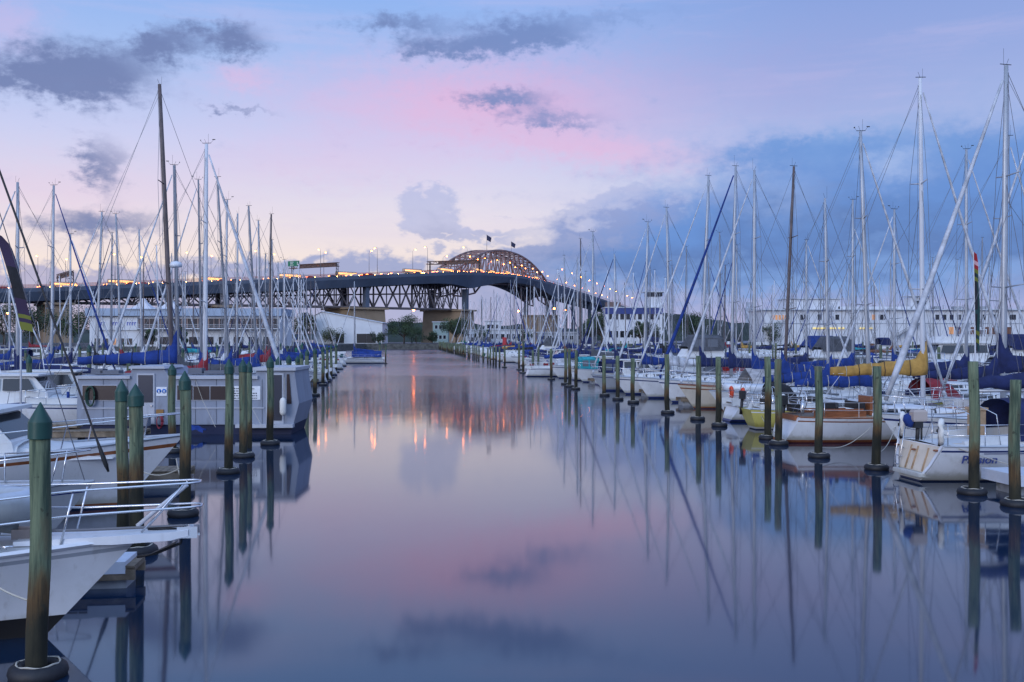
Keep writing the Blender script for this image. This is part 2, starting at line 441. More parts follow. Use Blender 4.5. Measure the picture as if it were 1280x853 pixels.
def build_bridge():
    root = empty('motorway_bridge', (0, 640, 0))
    inv = Vector((0, -640, 0))
    tag(root, 'long steel motorway bridge with arched truss main span crossing behind the marina', 'bridge')
    def B(g, name, m, par=None):
        g.v = [(v[0], v[1] - 640, v[2]) for v in g.v]
        return g.build(name, m, root if par is None else par)
    rings = []
    for s in [S[-1] * i / 170 for i in range(171)]:
        d = gdepth(s); W = BW
        sec = [(0, .4), (0, -1.4), (1.8, -d), (8.0, -d), (9.2, -2.2), (W - 9.2, -2.2), (W - 8, -d), (W - 1.8, -d), (W, -1.4), (W, .4), (W - .35, .4), (W - .35, 0), (.35, 0), (.35, .4)]
        rings.append([tuple(off(s, o, dz)) for o, dz in sec])
    g = G(); g.loft(rings, 0, False, True, rowmi=[0] * 11 + [1, 0, 0])
    B(g, 'deck', [m_gird, m_road])
    for o in (0.1, BW - 0.1, BW / 2):
        g = G(); pts = [off(s, o, 1.9) for s in [S[-1] * i / 150 for i in range(151)]]
        g.path(pts, .09, 4); g.path([p + Vector((0, 0, -.4)) for p in pts], .06, 4)
        for i in range(0, 300): 
            q = off(S[-1] * i / 300, o, .3); g.tube(q, q + Vector((0, 0, 1.5)), .05, n=3)
        B(g, 'railing', m_rail)
    # under-deck truss, south approach spans
    ZB = 21.0
    spans = []; s = SP1
    while s > 140: spans.append((max(140, s - 78), s)); s -= 78
    for a, b in spans:
        g = G()
        n = max(3, round((b - a) / 9.0))
        for o in (10.2, BW - 10.2):
            prev = None
            for i in range(n + 1):
                s = a + (b - a) * i / n
                top = off(s, o, -2.4); bot = off(s, o, z=ZB if top.z > ZB + 2 else top.z - 2)
                g.tube(top, bot, .42, n=4, phase=PI / 4)
                if prev:
                    g.tube(prev[0], top, .6, n=4, phase=PI / 4); g.tube(prev[1], bot, .65, n=4, phase=PI / 4)
                    g.tube(prev[1], top, .5 if i % 2 else .3, n=4, phase=PI / 4)
                    g.tube(prev[0], bot, .3 if i % 2 else .5, n=4, phase=PI / 4)
                    mid = (prev[0] + top) / 2; midb = (prev[1] + bot) / 2
                    g.tube((prev[0] + prev[1]) / 2, (top + bot) / 2, .22, n=4)
                prev = (top, bot)
        for i in range(n + 1):
            s = a + (b - a) * i / n
            t0, t1 = off(s, 10.2, -2.4), off(s, BW - 10.2, -2.4)
            zb = ZB if t0.z > ZB + 2 else t0.z - 2
            b0, b1 = off(s, 10.2, z=zb), off(s, BW - 10.2, z=zb)
            g.tube(t0, b1, .22, n=4); g.tube(t1, b0, .22, n=4); g.tube(b0, b1, .3, n=4)
        B(g, 'truss_span', m_trus)
    # arch over the main span: two planes
    N = 20
    def top_z(t, s): return at(s)[0].z * (1 - .0) + 0.5 + 17.6 * max(0.0, 1 - abs(2 * t - 1) ** 2.3)
    a, b = SP1 - 6, SP2 + 4
    tops = {}
    for o in (10.2, BW - 10.2):
        g = G(); prev = None; prevm = None
        for i in range(N + 1):
            t = i / N; s = a + (b - a) * t
            T = off(s, o, z=top_z(t, s)); D = off(s, o, .3)
            Bt = off(s, o, -gdepth(s) - (1.0 if .15 < t < .85 else 5))
            tops[(o, i)] = T
            g.tube(T, D, .42, n=4, phase=PI / 4)
            g.tube(D, Bt, .4, n=4, phase=PI / 4)
            if prev:
                g.tube(prev[0], T, .75, n=4, phase=PI / 4)
                g.tube(prev[2], Bt, .6, n=4, phase=PI / 4)
                if i <= N / 2: g.tube(prev[1], T, .45, n=4, phase=PI / 4)
                else: g.tube(prev[0], D, .45, n=4, phase=PI / 4)
                g.tube(prev[1], Bt, .4, n=4)
            prev = (T, D, Bt)
        B(g, 'arch_truss', m_arch)
    g = G()
    for i in range(1, N):
        g.tube(tops[(10.2, i)], tops[(BW - 10.2, i)], .35, n=4)
        if i < N - 1:
            g.tube(tops[(10.2, i)], tops[(BW - 10.2, i + 1)], .22, n=4); g.tube(tops[(BW - 10.2, i)], tops[(10.2, i + 1)], .22, n=4)
        lo = Vector(tops[(10.2, i)]); lo2 = Vector(tops[(BW - 10.2, i)])
        if 3 < i < N - 3:
            g.tube(lo - Vector((0, 0, 5)), lo2 - Vector((0, 0, 5)), .25, n=4)
            g.tube(lo, (lo + lo2) / 2 - Vector((0, 0, 5)), .2, n=4); g.tube(lo2, (lo + lo2) / 2 - Vector((0, 0, 5)), .2, n=4)
    B(g, 'sway_bracing', m_arch)
    # piers
    def pier(s, ztop, w=11.0, wide=True):
        g = G(); p, n, d = at(s); ang = math.atan2(d.y, d.x)
        c = off(s, BW / 2, z=0)
        if wide:
            g.box((c.x, c.y, ztop / 2), (w, BW - 4, ztop), rz=ang, taper=.92)
            g.box((c.x, c.y, ztop + .5), (w + 1.5, BW - 3, 1.0), rz=ang)
        for o in (4.9, BW - 4.9):
            q = off(s, o, z=0); h = at(s)[0].z - gdepth(s)
            base = ztop if wide else 0
            if h > base + 1:
                gc = G(); gc.box((q.x, q.y, (h + base) / 2), (2.4, 3.4, h - base), rz=ang); B(gc, 'pier_column', m_gird)
        if wide: B(g, 'pier', m_conc)
    pier(SP1, 20, 15); pier(SP2, 22, 15)
    k = SP1 - 78
    while k > 150: pier(k, 19.6, 24 if k > 260 else 12); k -= 78
    for s in (SP2 + 80, SP2 + 160, SP2 + 240, SP2 + 330): pier(s, 5, wide=False)
    for s in (20, 60, 100): pier(s, 5, wide=False)
    # flags on the arch
    for t in (.36, .62):
        s = a + (b - a) * t; q = off(s, BW / 2, z=top_z(t, s))
        r = empty('flag_pole', q); tag(r, 'dark flag on a tall pole on top of the bridge arch, ' + ('left one' if t < .5 else 'right one'), 'flag', 'flags on the arch')
        g = G(); g.tube((0, 0, 0), (0, 0, 11), .14, .08); g.build('pole', m_dark, r)
        g = G(); rows = []
        for i in range(7):
            x = i * .55; rows.append([(x, .25 * math.sin(i * 1.3), 10.8 - .35 * i), (x * .8, .25 * math.sin(i * 1.3 + .5), 7.2 - .25 * i)])
        g.loft(rows, 0, True, False, closed=False)
        g.build('flag', mat('flag_navy', (.02, .025, .07), .8), r)
build_bridge()

# bridge lamps: one built, the rest copied
def make_lamp(h, arm, lm):
    r = empty('street_lamp', (0, 0, 0))
    g = G(); g.path([(0, 0, 0), (0, 0, h * .55), (0, 0, h - 1.2), (arm * .3, 0, h - .25), (arm * .92, 0, h)], [.16, .12, .09, .07, .06], 5)
    g.build('post', m_pole, r)
    g = G(); g.box((arm, 0, h + .12), (1.3, .8, .2)); g.build('lamp_head', m_pole, r)
    g = G(); g.lathe([(.10, -.5), (.32, -.38), (.38, -.15), (.32, 0.02)], 8, c=(arm, 0, h)); g.build('bulb', lm, r)
    return r
lampA = make_lamp(14.5, 2.6, m_lamp)
used_lamp = False
cnt = 0
for side in (0, 1):
    s = 40 + side * 17
    while s < S[-1] - 10:
        inarch = SP1 - 4 < s < SP2 + 4
        p, n, d = at(s)
        o = (0.2 if side == 0 else BW - .2)
        if inarch: o = 9.6 if side == 0 else BW - 9.6
        q = off(s, o, 1.0)
        l = lampA if not used_lamp else copy_tree(lampA)
        used_lamp = True
        l.location = q
        ang = math.atan2(n.y, n.x) + (0 if side == 0 else PI)
        l.rotation_euler = (0, 0, ang)
        if inarch: l.location.z -= 4.5
        where = 'among the arch steel' if inarch else ('on the long left approach' if s < SP1 else 'on the descending right end')
        tag(l, 'lit orange street lamp %s of the bridge, %s side' % (where, 'near' if side == 0 else 'far'), 'street lamp', 'street lamps along the bridge')
        s += 34 if s < SP2 else 42

# sign gantries
def gantry(s, label, z0=0.0, sign=False):
    p, n, d = at(s); ang = math.atan2(n.y, n.x) + (R(24) if sign else 0)
    r = empty('sign_gantry', p + Vector((0, 0, 0)), ang)
    tag(r, label, 'sign gantry', 'gantries over the bridge road')
    L = BW
    for x in (0.4, L - .4):
        g = G()
        g.tube((x, -.7, 0), (x, -.7, 7.5), .25, n=4); g.tube((x, .7, 0), (x, .7, 7.5), .25, n=4)
        for k in range(4): g.tube((x, -.7, k * 1.8), (x, .7, (k + 1) * 1.8), .12, n=4)
        g.build('post', m_dark, r)
    g = G()
    for y in (-.7, .7):
        for z in (6.0, 7.9): g.tube((-.5, y, z), (L + 1.5, y, z), .2, n=4)
        k = 0
        while k < L: g.tube((k, y, 6), (k + 2, y, 7.9), .12, n=4); g.tube((k + 2, y, 7.9), (k + 4, y, 6), .12, n=4); k += 4
    g.box((L * .42, .0, 6.95), (L * .8, .5, 1.5))
    g.build('beam', mat('gantry_rust', (.13, .085, .07), .8), r)
    if sign:
        g = G(); g.box((L - 2.2, 1.0, 8.6), (8.6, .15, 2.9)); sg = g.build('sign_panel', mat('road_sign_green', (.01, .17, .09), .5), r)
        g = G()
        for row, segs in ((9.4, (-3.6, -2.9, -2.2, -1.5)), (8.6, (-3.6, -2.9, -2.2)), (7.8, (-3.6, -3.0, -2.3, -1.6))):
            for x in segs: g.box((L - 2.2 - x - 5.5 + 4.2, 1.1, row), (.5, .02, .35))
        g.box((L - 5.2, 1.1, 8.6), (.5, .02, 1.6))
        g.build('lettering', mat('sign_white', (.75, .78, .75), .5), sg)
def s_px(px):
    return min(S, key=lambda s: abs(PX(at(s)[0].x, at(s)[0].y) - px) + (500 if at(s)[0].y > 900 else 0))
gantry(s_px(419), 'rusty sign gantry with green road sign over the bridge left of the arch', sign=True)
gantry(s_px(80), 'rusty sign gantry over the bridge at the far left of the photo')
gantry(SP1 + 12, 'dark sign gantry under the bridge arch')

# traffic
def make_car(lit, body):
    r = empty('car', (0, 0, 0))
    g = G()
    pr = [(-2.2, .35), (-2.2, .9), (-1.5, 1.0), (-1.0, 1.45), (.6, 1.45), (1.2, 1.0), (2.1, .85), (2.2, .35)]
    rings = []
    for y, k in ((-.85, .97), (-.7, 1), (.7, 1), (.85, .97)): rings.append([(x * k, y, .35 + (z - .35) * (k if z < 1.2 else k * .96)) for x, z in pr])
    g.loft(rings, 0, False, True); g.build('body', body, r)
    for x in (-1.35, 1.35):
        for y in (-.8, .8):
            g = G(); rg = []
            for yy in (-.1, .1): rg.append([(x + .33 * math.cos(a * PI / 5), y + yy, .33 + .33 * math.sin(a * PI / 5)) for a in range(10)])
            g.loft(rg, 0, False, True); g.build('wheel', m_dark, r)
    for y in (-.62, .62):
        g = G(); g.box((-2.22, y, .86), (.1, .4, .26)); g.build('tail_light', mat('tail_light_lit', (1, .1, .05), .4, emis=(1, .18, .03), estr=24), r)
        g = G(); g.box((2.2, y, .78), (.1, .4, .24)); g.build('headlight', mat('headlight_lit', (1, 1, .9), .4, emis=(1, .42, .10), estr=60), r)
    return r
cars = [make_car(1, mat('car_paint_%d' % i, c, .35)) for i, c in enumerate([(.5, .5, .52), (.04, .05, .1), (.3, .03, .03)])]
ucar = [False] * 3
for lane, (o, dr) in enumerate(((2.6, 1), (6.0, 1), (28.0, -1), (31.3, -1))):
    s = 60 + lane * 7
    while s < SP2 + 60:
        i = random.randrange(3)
        c = cars[i] if not ucar[i] else copy_tree(cars[i]); ucar[i] = True
        p, n, d = at(s); c.location = off(s, o, 0.02)
        c.rotation_euler = (0, 0, math.atan2(d.y, d.x) + (PI if dr < 0 else 0))
        tag(c, '%s car with lights on driving %s over the bridge' % (('silver', 'dark blue', 'red')[i], 'away' if dr > 0 else 'towards town'), 'car', 'cars driving over the bridge')
        s += random.uniform(9, 20) if lane < 2 else random.uniform(18, 40)

# added buses, lit windows stand in for the amber glow along the deck
def make_bus():
    r = empty('added_bus', (0, 0, 0))
    g = G(); g.loft([[(x, -1.25 * k, .4), (x, -1.25 * k, 2.6), (x, -1.05 * k, 3.1), (x, 1.05 * k, 3.1), (x, 1.25 * k, 2.6), (x, 1.25 * k, .4)] for x, k in ((-6, .95), (-5.8, 1), (5.8, 1), (6, .95))], 0, False, True); g.build('body', mat('bus_paint', (.35, .3, .25), .4), r)
    for sg in (-1, 1):
        g = G(); g.box((0, sg * 1.27, 2.0), (11.2, .04, .9)); g.build('window_row', mat('bus_window_added_glow', (1, .6, .3), .4, emis=(1, .42, .12), estr=2.2), r)
    for x in (-3.6, 3.8):
        for y in (-1.15, 1.15):
            g = G(); g.loft([[(x + .5 * math.cos(a * PI / 5), y + yy, .5 + .5 * math.sin(a * PI / 5)) for a in range(10)] for yy in (-.14, .14)], 0, False, True); g.build('wheel', m_dark, r)
    return r
bus0 = make_bus(); ub = False
for k, s in enumerate([75 + i * 37 + random.uniform(-7, 7) for i in range(15)]):
    c = bus0 if not ub else copy_tree(bus0); ub = True
    p, n, d = at(s); c.location = off(s, 4.3 if k % 2 else 9.2, .02); c.rotation_euler = (0, 0, math.atan2(d.y, d.x))
    tag(c, 'added vehicle with lit amber windows, for the glow along the bridge', 'added_bus', 'added buses for the amber deck glow')

# lamps on the quay
lampq = make_lamp(13.0, .8, m_lampf)
used_lamp = False
for (px, py, Y, where) in ((517, 388, 372, 'at the head of the channel'), (693, 386, 375, 'left of two behind the yachts under the bridge'), (706, 388, 372, 'right of two behind the yachts under the bridge'),
                           (881, 388, 330, 'behind the masts at centre right'), (10, 392, 300, 'among dark trees at the far left'), (30, 374, 300, 'above dark trees at the far left'), (648, 389, 420, 'by the tan bridge pier')):
    q = P(px, py, Y); l = lampq if not used_lamp else copy_tree(lampq); used_lamp = True
    l.location = (q.x - .8, Y, 1.9); sc = (q.z - 1.9 + .2) / 13.0; l.scale = (1, 1, sc)
    tag(l, 'lit orange lamp post on the quay ' + where, 'street lamp')

# ------------------------------------------------------------------ trees
m_leaf = [mat('leaf_dark', (.030, .052, .026), .8, var=.5, scale=.5), mat('leaf_mid', (.055, .085, .035), .8, var=.4, scale=.5), mat('leaf_olive', (.075, .08, .035), .8, var=.4, scale=.5)]
m_bark = mat('tree_bark', (.07, .055, .045), .95, var=.4, scale=2)
def tree(x, y, z, h, w, label, seed=0, n=2600, mats=None, trunk_h=.35, group=None, name='pohutukawa_tree', leaf=.42):
    rnd = random.Random(seed)
    r = empty(name, (x, y, z)); tag(r, label, 'tree', group)
    g = G()
    g.path([(0, 0, -.2), (.1, 0, h * trunk_h * .6), (0, .1, h * trunk_h + .4)], [.05 * h * .6, .028 * h, .022 * h], 7)
    clumps = []
    for i in range(13):
        a = rnd.uniform(0, 2 * PI); rr = (w / 2) * rnd.uniform(.15, .78); zz = h * rnd.uniform(trunk_h + .12, .88)
        rr *= 1.15 - abs(zz / h - .6)
        c = Vector((rr * math.cos(a), rr * math.sin(a), zz)); clumps.append((c, w * rnd.uniform(.13, .25)))
        g.path([(0, 0, h * trunk_h * .8), (c.x * .5, c.y * .5, (h * trunk_h + c.z) * .5), tuple(c)], [.016 * h, .01 * h, .004 * h], 4)
    g.build('trunk', m_bark, r)
    g = G()
    for i in range(n):
        c, cr = clumps[i % 13]
        v = Vector((rnd.gauss(0, 1), rnd.gauss(0, 1), rnd.gauss(0, .8))).normalized() * cr * (rnd.random() ** .35) 
        p = c + v; s = leaf * rnd.uniform(.5, 1.15)
        u = Vector((rnd.gauss(0, 1), rnd.gauss(0, 1), rnd.gauss(0, 1))).normalized(); t = u.orthogonal().normalized(); 
        g.add([tuple(p - u * s * .5), tuple(p + t * s * .35), tuple(p + u * s * .5), tuple(p - t * s * .35)], [(0, 1, 2, 3)], 0 if (i % 13) % 3 else 1)
    g.build('crown', [m_leaf[0], m_leaf[1]] if mats is None else mats, r)
    return r
ti = 0
for (px, top, base, wpx, Y, lab) in (
    (383, 390, 424, 34, 362, 'round dark evergreen tree behind the masts left of the white workshop'),
    (505, 396, 428, 42, 362, 'round dark tree at the head of the channel right of the white workshop'),
    (520, 410, 428, 24, 358, 'low green bush in front of the round dark tree at the channel head'),
    (473, 412, 427, 22, 358, 'small green bush against the white workshop wall'),
    (570, 397, 428, 32, 362, 'dark tree below the tan bridge pier at centre'),
    (540, 415, 428, 20, 366, 'low dark bush right of the channel head lamp'),
    (602, 410, 428, 22, 366, 'small dark tree left of the long white shed'),
    (656, 412, 428, 26, 366, 'small tree in front of the white office behind the yachts'),
    (752, 392, 428, 44, 362, 'broad dark tree left of the blue banded building'),
    (735, 403, 428, 34, 368, 'dark tree under the right end of the bridge'),
    (800, 400, 426, 22, 330, 'small dark tree in front of the blue banded building'),
    (820, 404, 426, 18, 330, 'smaller dark tree at the right end of the blue banded building'),
    (868, 392, 426, 40, 310, 'tall dark tree between the blue banded building and the ferry terminal'),
    (966, 402, 424, 28, 285, 'round dark tree at the left end of the ferry terminal'),
    (190, 412, 430, 16, 232, 'small green tree in front of the pavilion'),
    (228, 408, 430, 18, 232, 'round green tree at the right end of the pavilion'),
    (345, 400, 427, 40, 362, 'olive green tree behind the crowd of masts left of centre'),
    (415, 408, 427, 30, 364, 'olive bush behind the left masts near the workshop'),
    (362, 408, 428, 26, 358, 'low green bush beside the round evergreen tree'),
    (275, 392, 428, 44, 300, 'dark tree right of the pavilion'),
    (310, 398, 428, 40, 320, 'dark tree behind the masts between the pavilion and the round tree'),
    (40, 385, 428, 60, 300, 'tall dark tree at the far left under the bridge'),
    (5, 382, 428, 60, 320, 'dark tree cut by the left edge of the photo'),
    (88, 388, 428, 60, 310, 'dark tree just left of the pavilion')):
    b = P(px, 422, Y); h = (base - top) / F * Y * 1.05
    ti += 1
    small = h < 7
    tree(b.x, Y, 1.9, max(3.0, P(px, top, Y).z - 1.9), wpx / F * Y * 1.15, lab, seed=ti * 7, n=1900 if small else 5200, trunk_h=.15 if small else .28, leaf=.38 if small else .46,
         mats=[m_leaf[2], m_leaf[1]] if 'olive' in lab else None)

# ------------------------------------------------------------------ buildings
m_wht = mat('wall_white', (.62, .64, .68), .8, var=.06, scale=.3, dirt=(.4, .4, .42), dirt_amt=.35, dirt_scale=.3)
m_roofw = mat('roof_pale', (.5, .54, .6), .6, var=.1, scale=.4)
m_blueb = mat('navy_band', (.03, .05, .2), .6)
m_glass = mat('dark_glass', (.015, .018, .025), .12, spec=.6)
m_glow = mat('window_lit', (.4, .2, .1), .4, emis=(1, .45, .15), estr=.35)
m_brown = mat('brown_timber', (.16, .07, .045), .8, var=.3, scale=1.5)
m_glowy = mat('shop_front_lit', (.6, .5, .2), .4, emis=(1, .75, .2), estr=.6)
def windows(par, x0, x1, z0, z1, n, y, gap=.35, m=None, w=None, lit=()):
    st = (x1 - x0) / n
    for i in range(n):
        g = G(); ww = (w or st * (1 - gap)); xc = x0 + st * (i + .5)
        fr = .09
        g.box((xc, y - .03, (z0 + z1) / 2), (ww + 2 * fr, .08, (z1 - z0) + 2 * fr))
        f = g.build('window', m_wht, par)
        g = G(); g.box((xc, y - .075, (z0 + z1) / 2), (ww, .03, z1 - z0)); g.build('pane', (m_glow if i in lit else (m or m_glass)), f)

def pavilion():
    Y = 250.0; x0 = P(112, 0, Y).x; x1 = P(350, 0, Y).x; zb = 1.94
    r = empty('pavilion', ((x0 + x1) / 2, Y, zb)); W = x1 - x0
    tag(r, 'two storey white yacht club pavilion with peaked tent roofs behind the left masts', 'building')
    def zz(py): return P(0, py, Y).z - zb
    g = G(); h1 = zz(386)
    g.box((0, 7, h1 / 2), (W, 14, h1)); g.build('wall', m_wht, r)
    g = G(); g.box((0, 6.4, h1 + .0 - .9), (W + 1.2, 15.5, 1.9)); g.build('fascia', mat('fascia_blue', (.30, .38, .5), .6, var=.1, scale=.2), r)
    xs = [P(x, 0, Y).x - (x0 + x1) / 2 for x in (112, 172, 246, 350)]
    f0 = zz(410); f1 = zz(398.5)
    g = G(); g.box(((xs[1] + xs[3]) / 2, -.05, (f0 + f1) / 2), (xs[3] - xs[1] - .6, .12, f1 - f0)); gl = g.build('glazing', m_glass, r)
    g = G(); n = 26
    for i in range(n + 1):
        x = xs[1] + .4 + (xs[3] - xs[1] - .8) * i / n; g.box((x, -.16, (f0 + f1) / 2), (.22 if i % 2 else .14, .12, f1 - f0))
    g.build('mullion', mat('mullion_brown', (.35, .25, .22), .7), gl)
    g = G(); g.box(((xs[1] + xs[3]) / 2, -1.2, f0 - .25), (xs[3] - xs[1], 2.4, .2))
    for z in (.4, .8): g.box(((xs[1] + xs[3]) / 2, -2.35, f0 + z), (xs[3] - xs[1], .06, .06))
    g.build('balcony', m_wht, r)
    g = G(); g.box(((xs[0] + xs[1]) / 2 + 1, -.25, zz(405)), ((xs[1] - xs[0]) * .86, .3, 3.2)); sg = g.build('sign_panel', m_wht, r)
    g = G()
    for (a, b) in ((-4.0, -3.1), (-1.6, 1.4), (2.6, 4.6)):
        x = a
        while x < b:
            g.box(((xs[0] + xs[1]) / 2 + 1 + x, -.42, zz(405)), (.22, .03, .8)); g.box(((xs[0] + xs[1]) / 2 + 1 + x + .2, -.42, zz(405) + .28), (.3, .03, .2)); x += .62
    g.build('lettering', mat('sign_blue', (.03, .06, .4), .5), sg)
    # tent canopies
    for px in (177, 211):
        g = G(); cx = P(px, 0, Y).x - (x0 + x1) / 2; rings = []
        for k, (rr, hh) in enumerate(((3.7, 0), (2.6, .35), (1.6, 1.0), (.8, 2.0), (.25, 3.1))):
            rings.append([(cx + rr * 1.0 * math.cos(PI / 4 + a * PI / 2) * 1.41 , 1.5 + rr * .9 * math.sin(PI / 4 + a * PI / 2) * 1.41, h1 - .2 + hh * .92) for a in range(4)])
        g.loft(rings, 0, False, True); g.build('tent_canopy', mat('canopy_cloth', (.62, .62, .66), .8), r)
    windows(r, xs[0] + 1, xs[1] - 1, .4, 2.0, 5, 0, lit=(2,))
    windows(r, xs[1] + 1, xs[3] - 1, .5, 2.4, 9, 0, lit=())
pavilion()

def workshop():
    Y = 368; x0 = P(392, 0, Y).x; x1 = P(478, 0, Y).x; zb = 1.94
    r = empty('workshop', ((x0 + x1) / 2, Y, zb)); W = x1 - x0
    tag(r, 'white workshop with a long sloping roof and dark doors at the head of the channel', 'building')
    g = G(); hl = P(0, 390, Y).z - zb; hr = P(0, 404, Y).z - zb
    g.add([(-W / 2, 0, 0), (W / 2, 0, 0), (W / 2, 0, hr), (-W / 2 + 3, 0, hl), (-W / 2, 0, hl - 1.5), (-W / 2, 16, 0), (W / 2, 16, 0), (W / 2, 16, hr), (-W / 2 + 3, 16, hl), (-W / 2, 16, hl - 1.5)],
          [(0, 1, 2, 3, 4), (9, 8, 7, 6, 5), (0, 5, 6, 1), (1, 6, 7, 2), (4, 9, 5, 0)], 0)
    g.build('wall', m_wht, r)
    g = G(); g.add([(W / 2 + .4, -.5, hr - .1), (-W / 2 + 3, -.5, hl + .05), (-W / 2 + 3, 16.5, hl + .05), (W / 2 + .4, 16.5, hr - .1), (-W / 2 - .3, -.5, hl - 1.6), (-W / 2 - .3, 16.5, hl - 1.6), (W / 2 + .4, -.5, hr + .15), (-W / 2 + 3, -.5, hl + .3), (-W / 2 + 3, 16.5, hl + .3), (W / 2 + .4, 16.5, hr + .15)],
                      [(0, 1, 2, 3), (1, 4, 5, 2), (6, 9, 8, 7), (0, 6, 7, 1), (3, 2, 8, 9), (0, 3, 9, 6)]); g.build('roof', m_roofw, r)
    for px, w in ((452, 3.6), (464, 3.4), (425, 3.0)):
        g = G(); g.box((P(px, 0, Y).x - (x0 + x1) / 2, -.03, 1.9), (w, .1, 3.4)); g.build('door', m_dark, r)
workshop()

def simple_building(name, label, px0, px1, ytop, Y, depth, wn, mwall=None, roof=None, levels=1, lit=(), zb=1.94, band=None):
    x0, x1 = P(px0, 0, Y).x, P(px1, 0, Y).x; h = P(0, ytop, Y).z - zb; W = x1 - x0
    r = empty(name, ((x0 + x1) / 2, Y, zb)); tag(r, label, 'building')
    g = G(); g.box((0, depth / 2, h / 2), (W, depth, h)); g.build('wall', mwall or m_wht, r)
    g = G(); g.box((0, depth / 2, h + .15), (W + .8, depth + .8, .3)); g.build('roof', roof or m_roofw, r)
    for l in range(levels):
        z0 = h * (l + .35) / levels; windows(r, -W / 2 + .6, W / 2 - .6, z0, z0 + h / levels * .36, wn, 0, lit=lit)
    if band:
        g = G(); g.box((0, -.1, h - band / 2), (W + .3, .25, band)); g.build('band', m_blueb, r)
    return r, W, h
simple_building('green_office', 'small pale green office with glass front above the far shore at centre', 541, 560, 403, 440, 8, 3, levels=2, mwall=mat('green_wall', (.22, .30, .29), .7))
simple_building('white_office', 'white square office behind the masts under the bridge opening', 606, 626, 402, 400, 10, 3, levels=2)
simple_building('long_shed', 'long low white shed behind the yachts under the bridge opening', 582, 668, 413, 375, 12, 12)
simple_building('storage_shed', 'grey low storage shed behind the masts below the bridge right end', 672, 730, 416, 375, 10, 6, mwall=mat('shed_grey', (.3, .33, .38), .8))
r, W, h = simple_building('harbour_office', 'white harbour building with navy blue top band and control tower', 757, 828, 385, 355, 14, 9, levels=2, band=2.2)
g = G(); g.box((W / 2 - 2.5, 5, h + 2.0), (5, 6, 4.0)); g.build('tower', m_wht, r)
g = G(); g.box((W / 2 - 2.5, 5, h + 4.0 + .9), (5.6, 6.6, 1.4)); g.build('tower_glazing', m_glass, r)
g = G(); g.box((W / 2 - 2.5, 5, h + 5.8), (7.6, 7.2, .35)); g.build('tower_roof', m_roofw, r)
g = G(); g.box((-W / 2 + 3, 4, h + 1.1), (5, 6, 2.0)); g.build('roof_cabin', mat('cabin_brown', (.15, .1, .09), .8), r)

def terminal():
    Y = 285.0; zb = 1.94; x0, x1 = P(955, 0, Y).x, P(1330, 0, Y).x; cx = (x0 + x1) / 2; W = x1 - x0
    r = empty('ferry_terminal', (cx, Y, zb)); tag(r, 'long white two storey terminal building with roof cabins behind the right hand masts', 'building')
    def zz(py): return P(0, py, Y).z - zb
    def xx(px): return P(px, 0, Y).x - cx
    h = zz(388)
    g = G(); g.box((0, 9, h / 2), (W, 18, h)); g.build('wall', m_wht, r)
    g = G(); g.box((0, 8.7, h + .15), (W + .8, 19.4, .35)); g.build('roof', m_roofw, r)
    def blk(a, b, top, dep, name, m=m_wht, y0=1.5, zlo=h):
        g = G(); g.box(((xx(a) + xx(b)) / 2, y0 + dep / 2, (zlo + zz(top)) / 2 + .2), (xx(b) - xx(a), dep, zz(top) - zlo)); return g.build(name, m, r)
    blk(985, 1052, 375, 9, 'roof_cabin'); blk(1050, 1142, 384, 8, 'roof_cabin'); blk(1141, 1166, 373, 5, 'roof_tower')
    g = G(); g.box(((xx(985) + xx(1055)) / 2, 6, zz(374.3) + .2), (xx(1057) - xx(984), 10, .25)); g.build('canopy', m_roofw, r)
    g = G(); g.box((xx(1153), 4, zz(371) + .2), (xx(1170) - xx(1139), 7, .25)); g.build('canopy', m_roofw, r)
    f = m_glass
    for q_ in ((990, 5), (1012, 3), (1035, 4), (1070, 6), (1092, 4), (1120, 5), (1180, 4), (1205, 5), (1240, 4)):
        g = G(); g.box((xx(q_[0]), 5, h + .75), (q_[1] * .45, 2.0, 1.0)); g.tube((xx(q_[0]) + 1.5, 4, h), (xx(q_[0]) + 1.5, 4, h + 1.7), .12); g.build('roof_plant', mat('plant_grey', (.28, .3, .33), .7), r)
    g = G(); g.box((0, -.06, zz(404.5)), (W, .12, .25)); g.build('string_band', mat('band_grey', (.35, .38, .43), .7), r)
    for grp, lit in (((1000, 1010), 0), ((1022, 1027), 0), ((1044, 1049), 0), ((1090, 1094), 1), ((1098, 1108), 0), ((1169, 1174), 0), ((1178, 1183), 0), ((1187, 1192), 0), ((1196, 1201), 0), ((1228, 1232), 0), ((1240, 1244), 0), ((1262, 1270), 0)):
        a, b = grp
        windows(r, xx(a), xx(b), zz(400), zz(393.5), 1, 0, gap=.05, lit=(0,) if lit else ())
    for a in range(965, 982, 4): windows(r, xx(a), xx(a + 3), zz(400), zz(394), 1, 0, gap=.1, lit=(0,))
    for a in range(1186, 1262, 9): windows(r, xx(a), xx(a + 6), zz(418), zz(409), 1, 0, gap=.05, m=m_brown, lit=(0,) if a in (1186,) else ())
    windows(r, xx(1144), xx(1162), zz(380.5), zz(376), 2, 1.48)
    for a, b in ((1016, 1055), (1074, 1090)):
        g = G(); g.box(((xx(a) + xx(b)) / 2, -.2, zz(410.5)), (xx(b) - xx(a), .3, .4)); g.build('light_strip', m_glowy, r)
    g = G()   # outside stair
    for i in range(14): g.box((xx(1118) + i * .55, -1.4, 2.6 + i * .3), (.6, 1.4, .12))
    g.tube((xx(1118), -2.1, 3.4), (xx(1118) + 7.7, -2.1, 7.6), .06); g.tube((xx(1118), -2.1, 2.5), (xx(1118) + 7.7, -2.1, 6.6), .12)
    g.build('stair', mat('stair_grey', (.25, .27, .3), .7), r)
terminal()
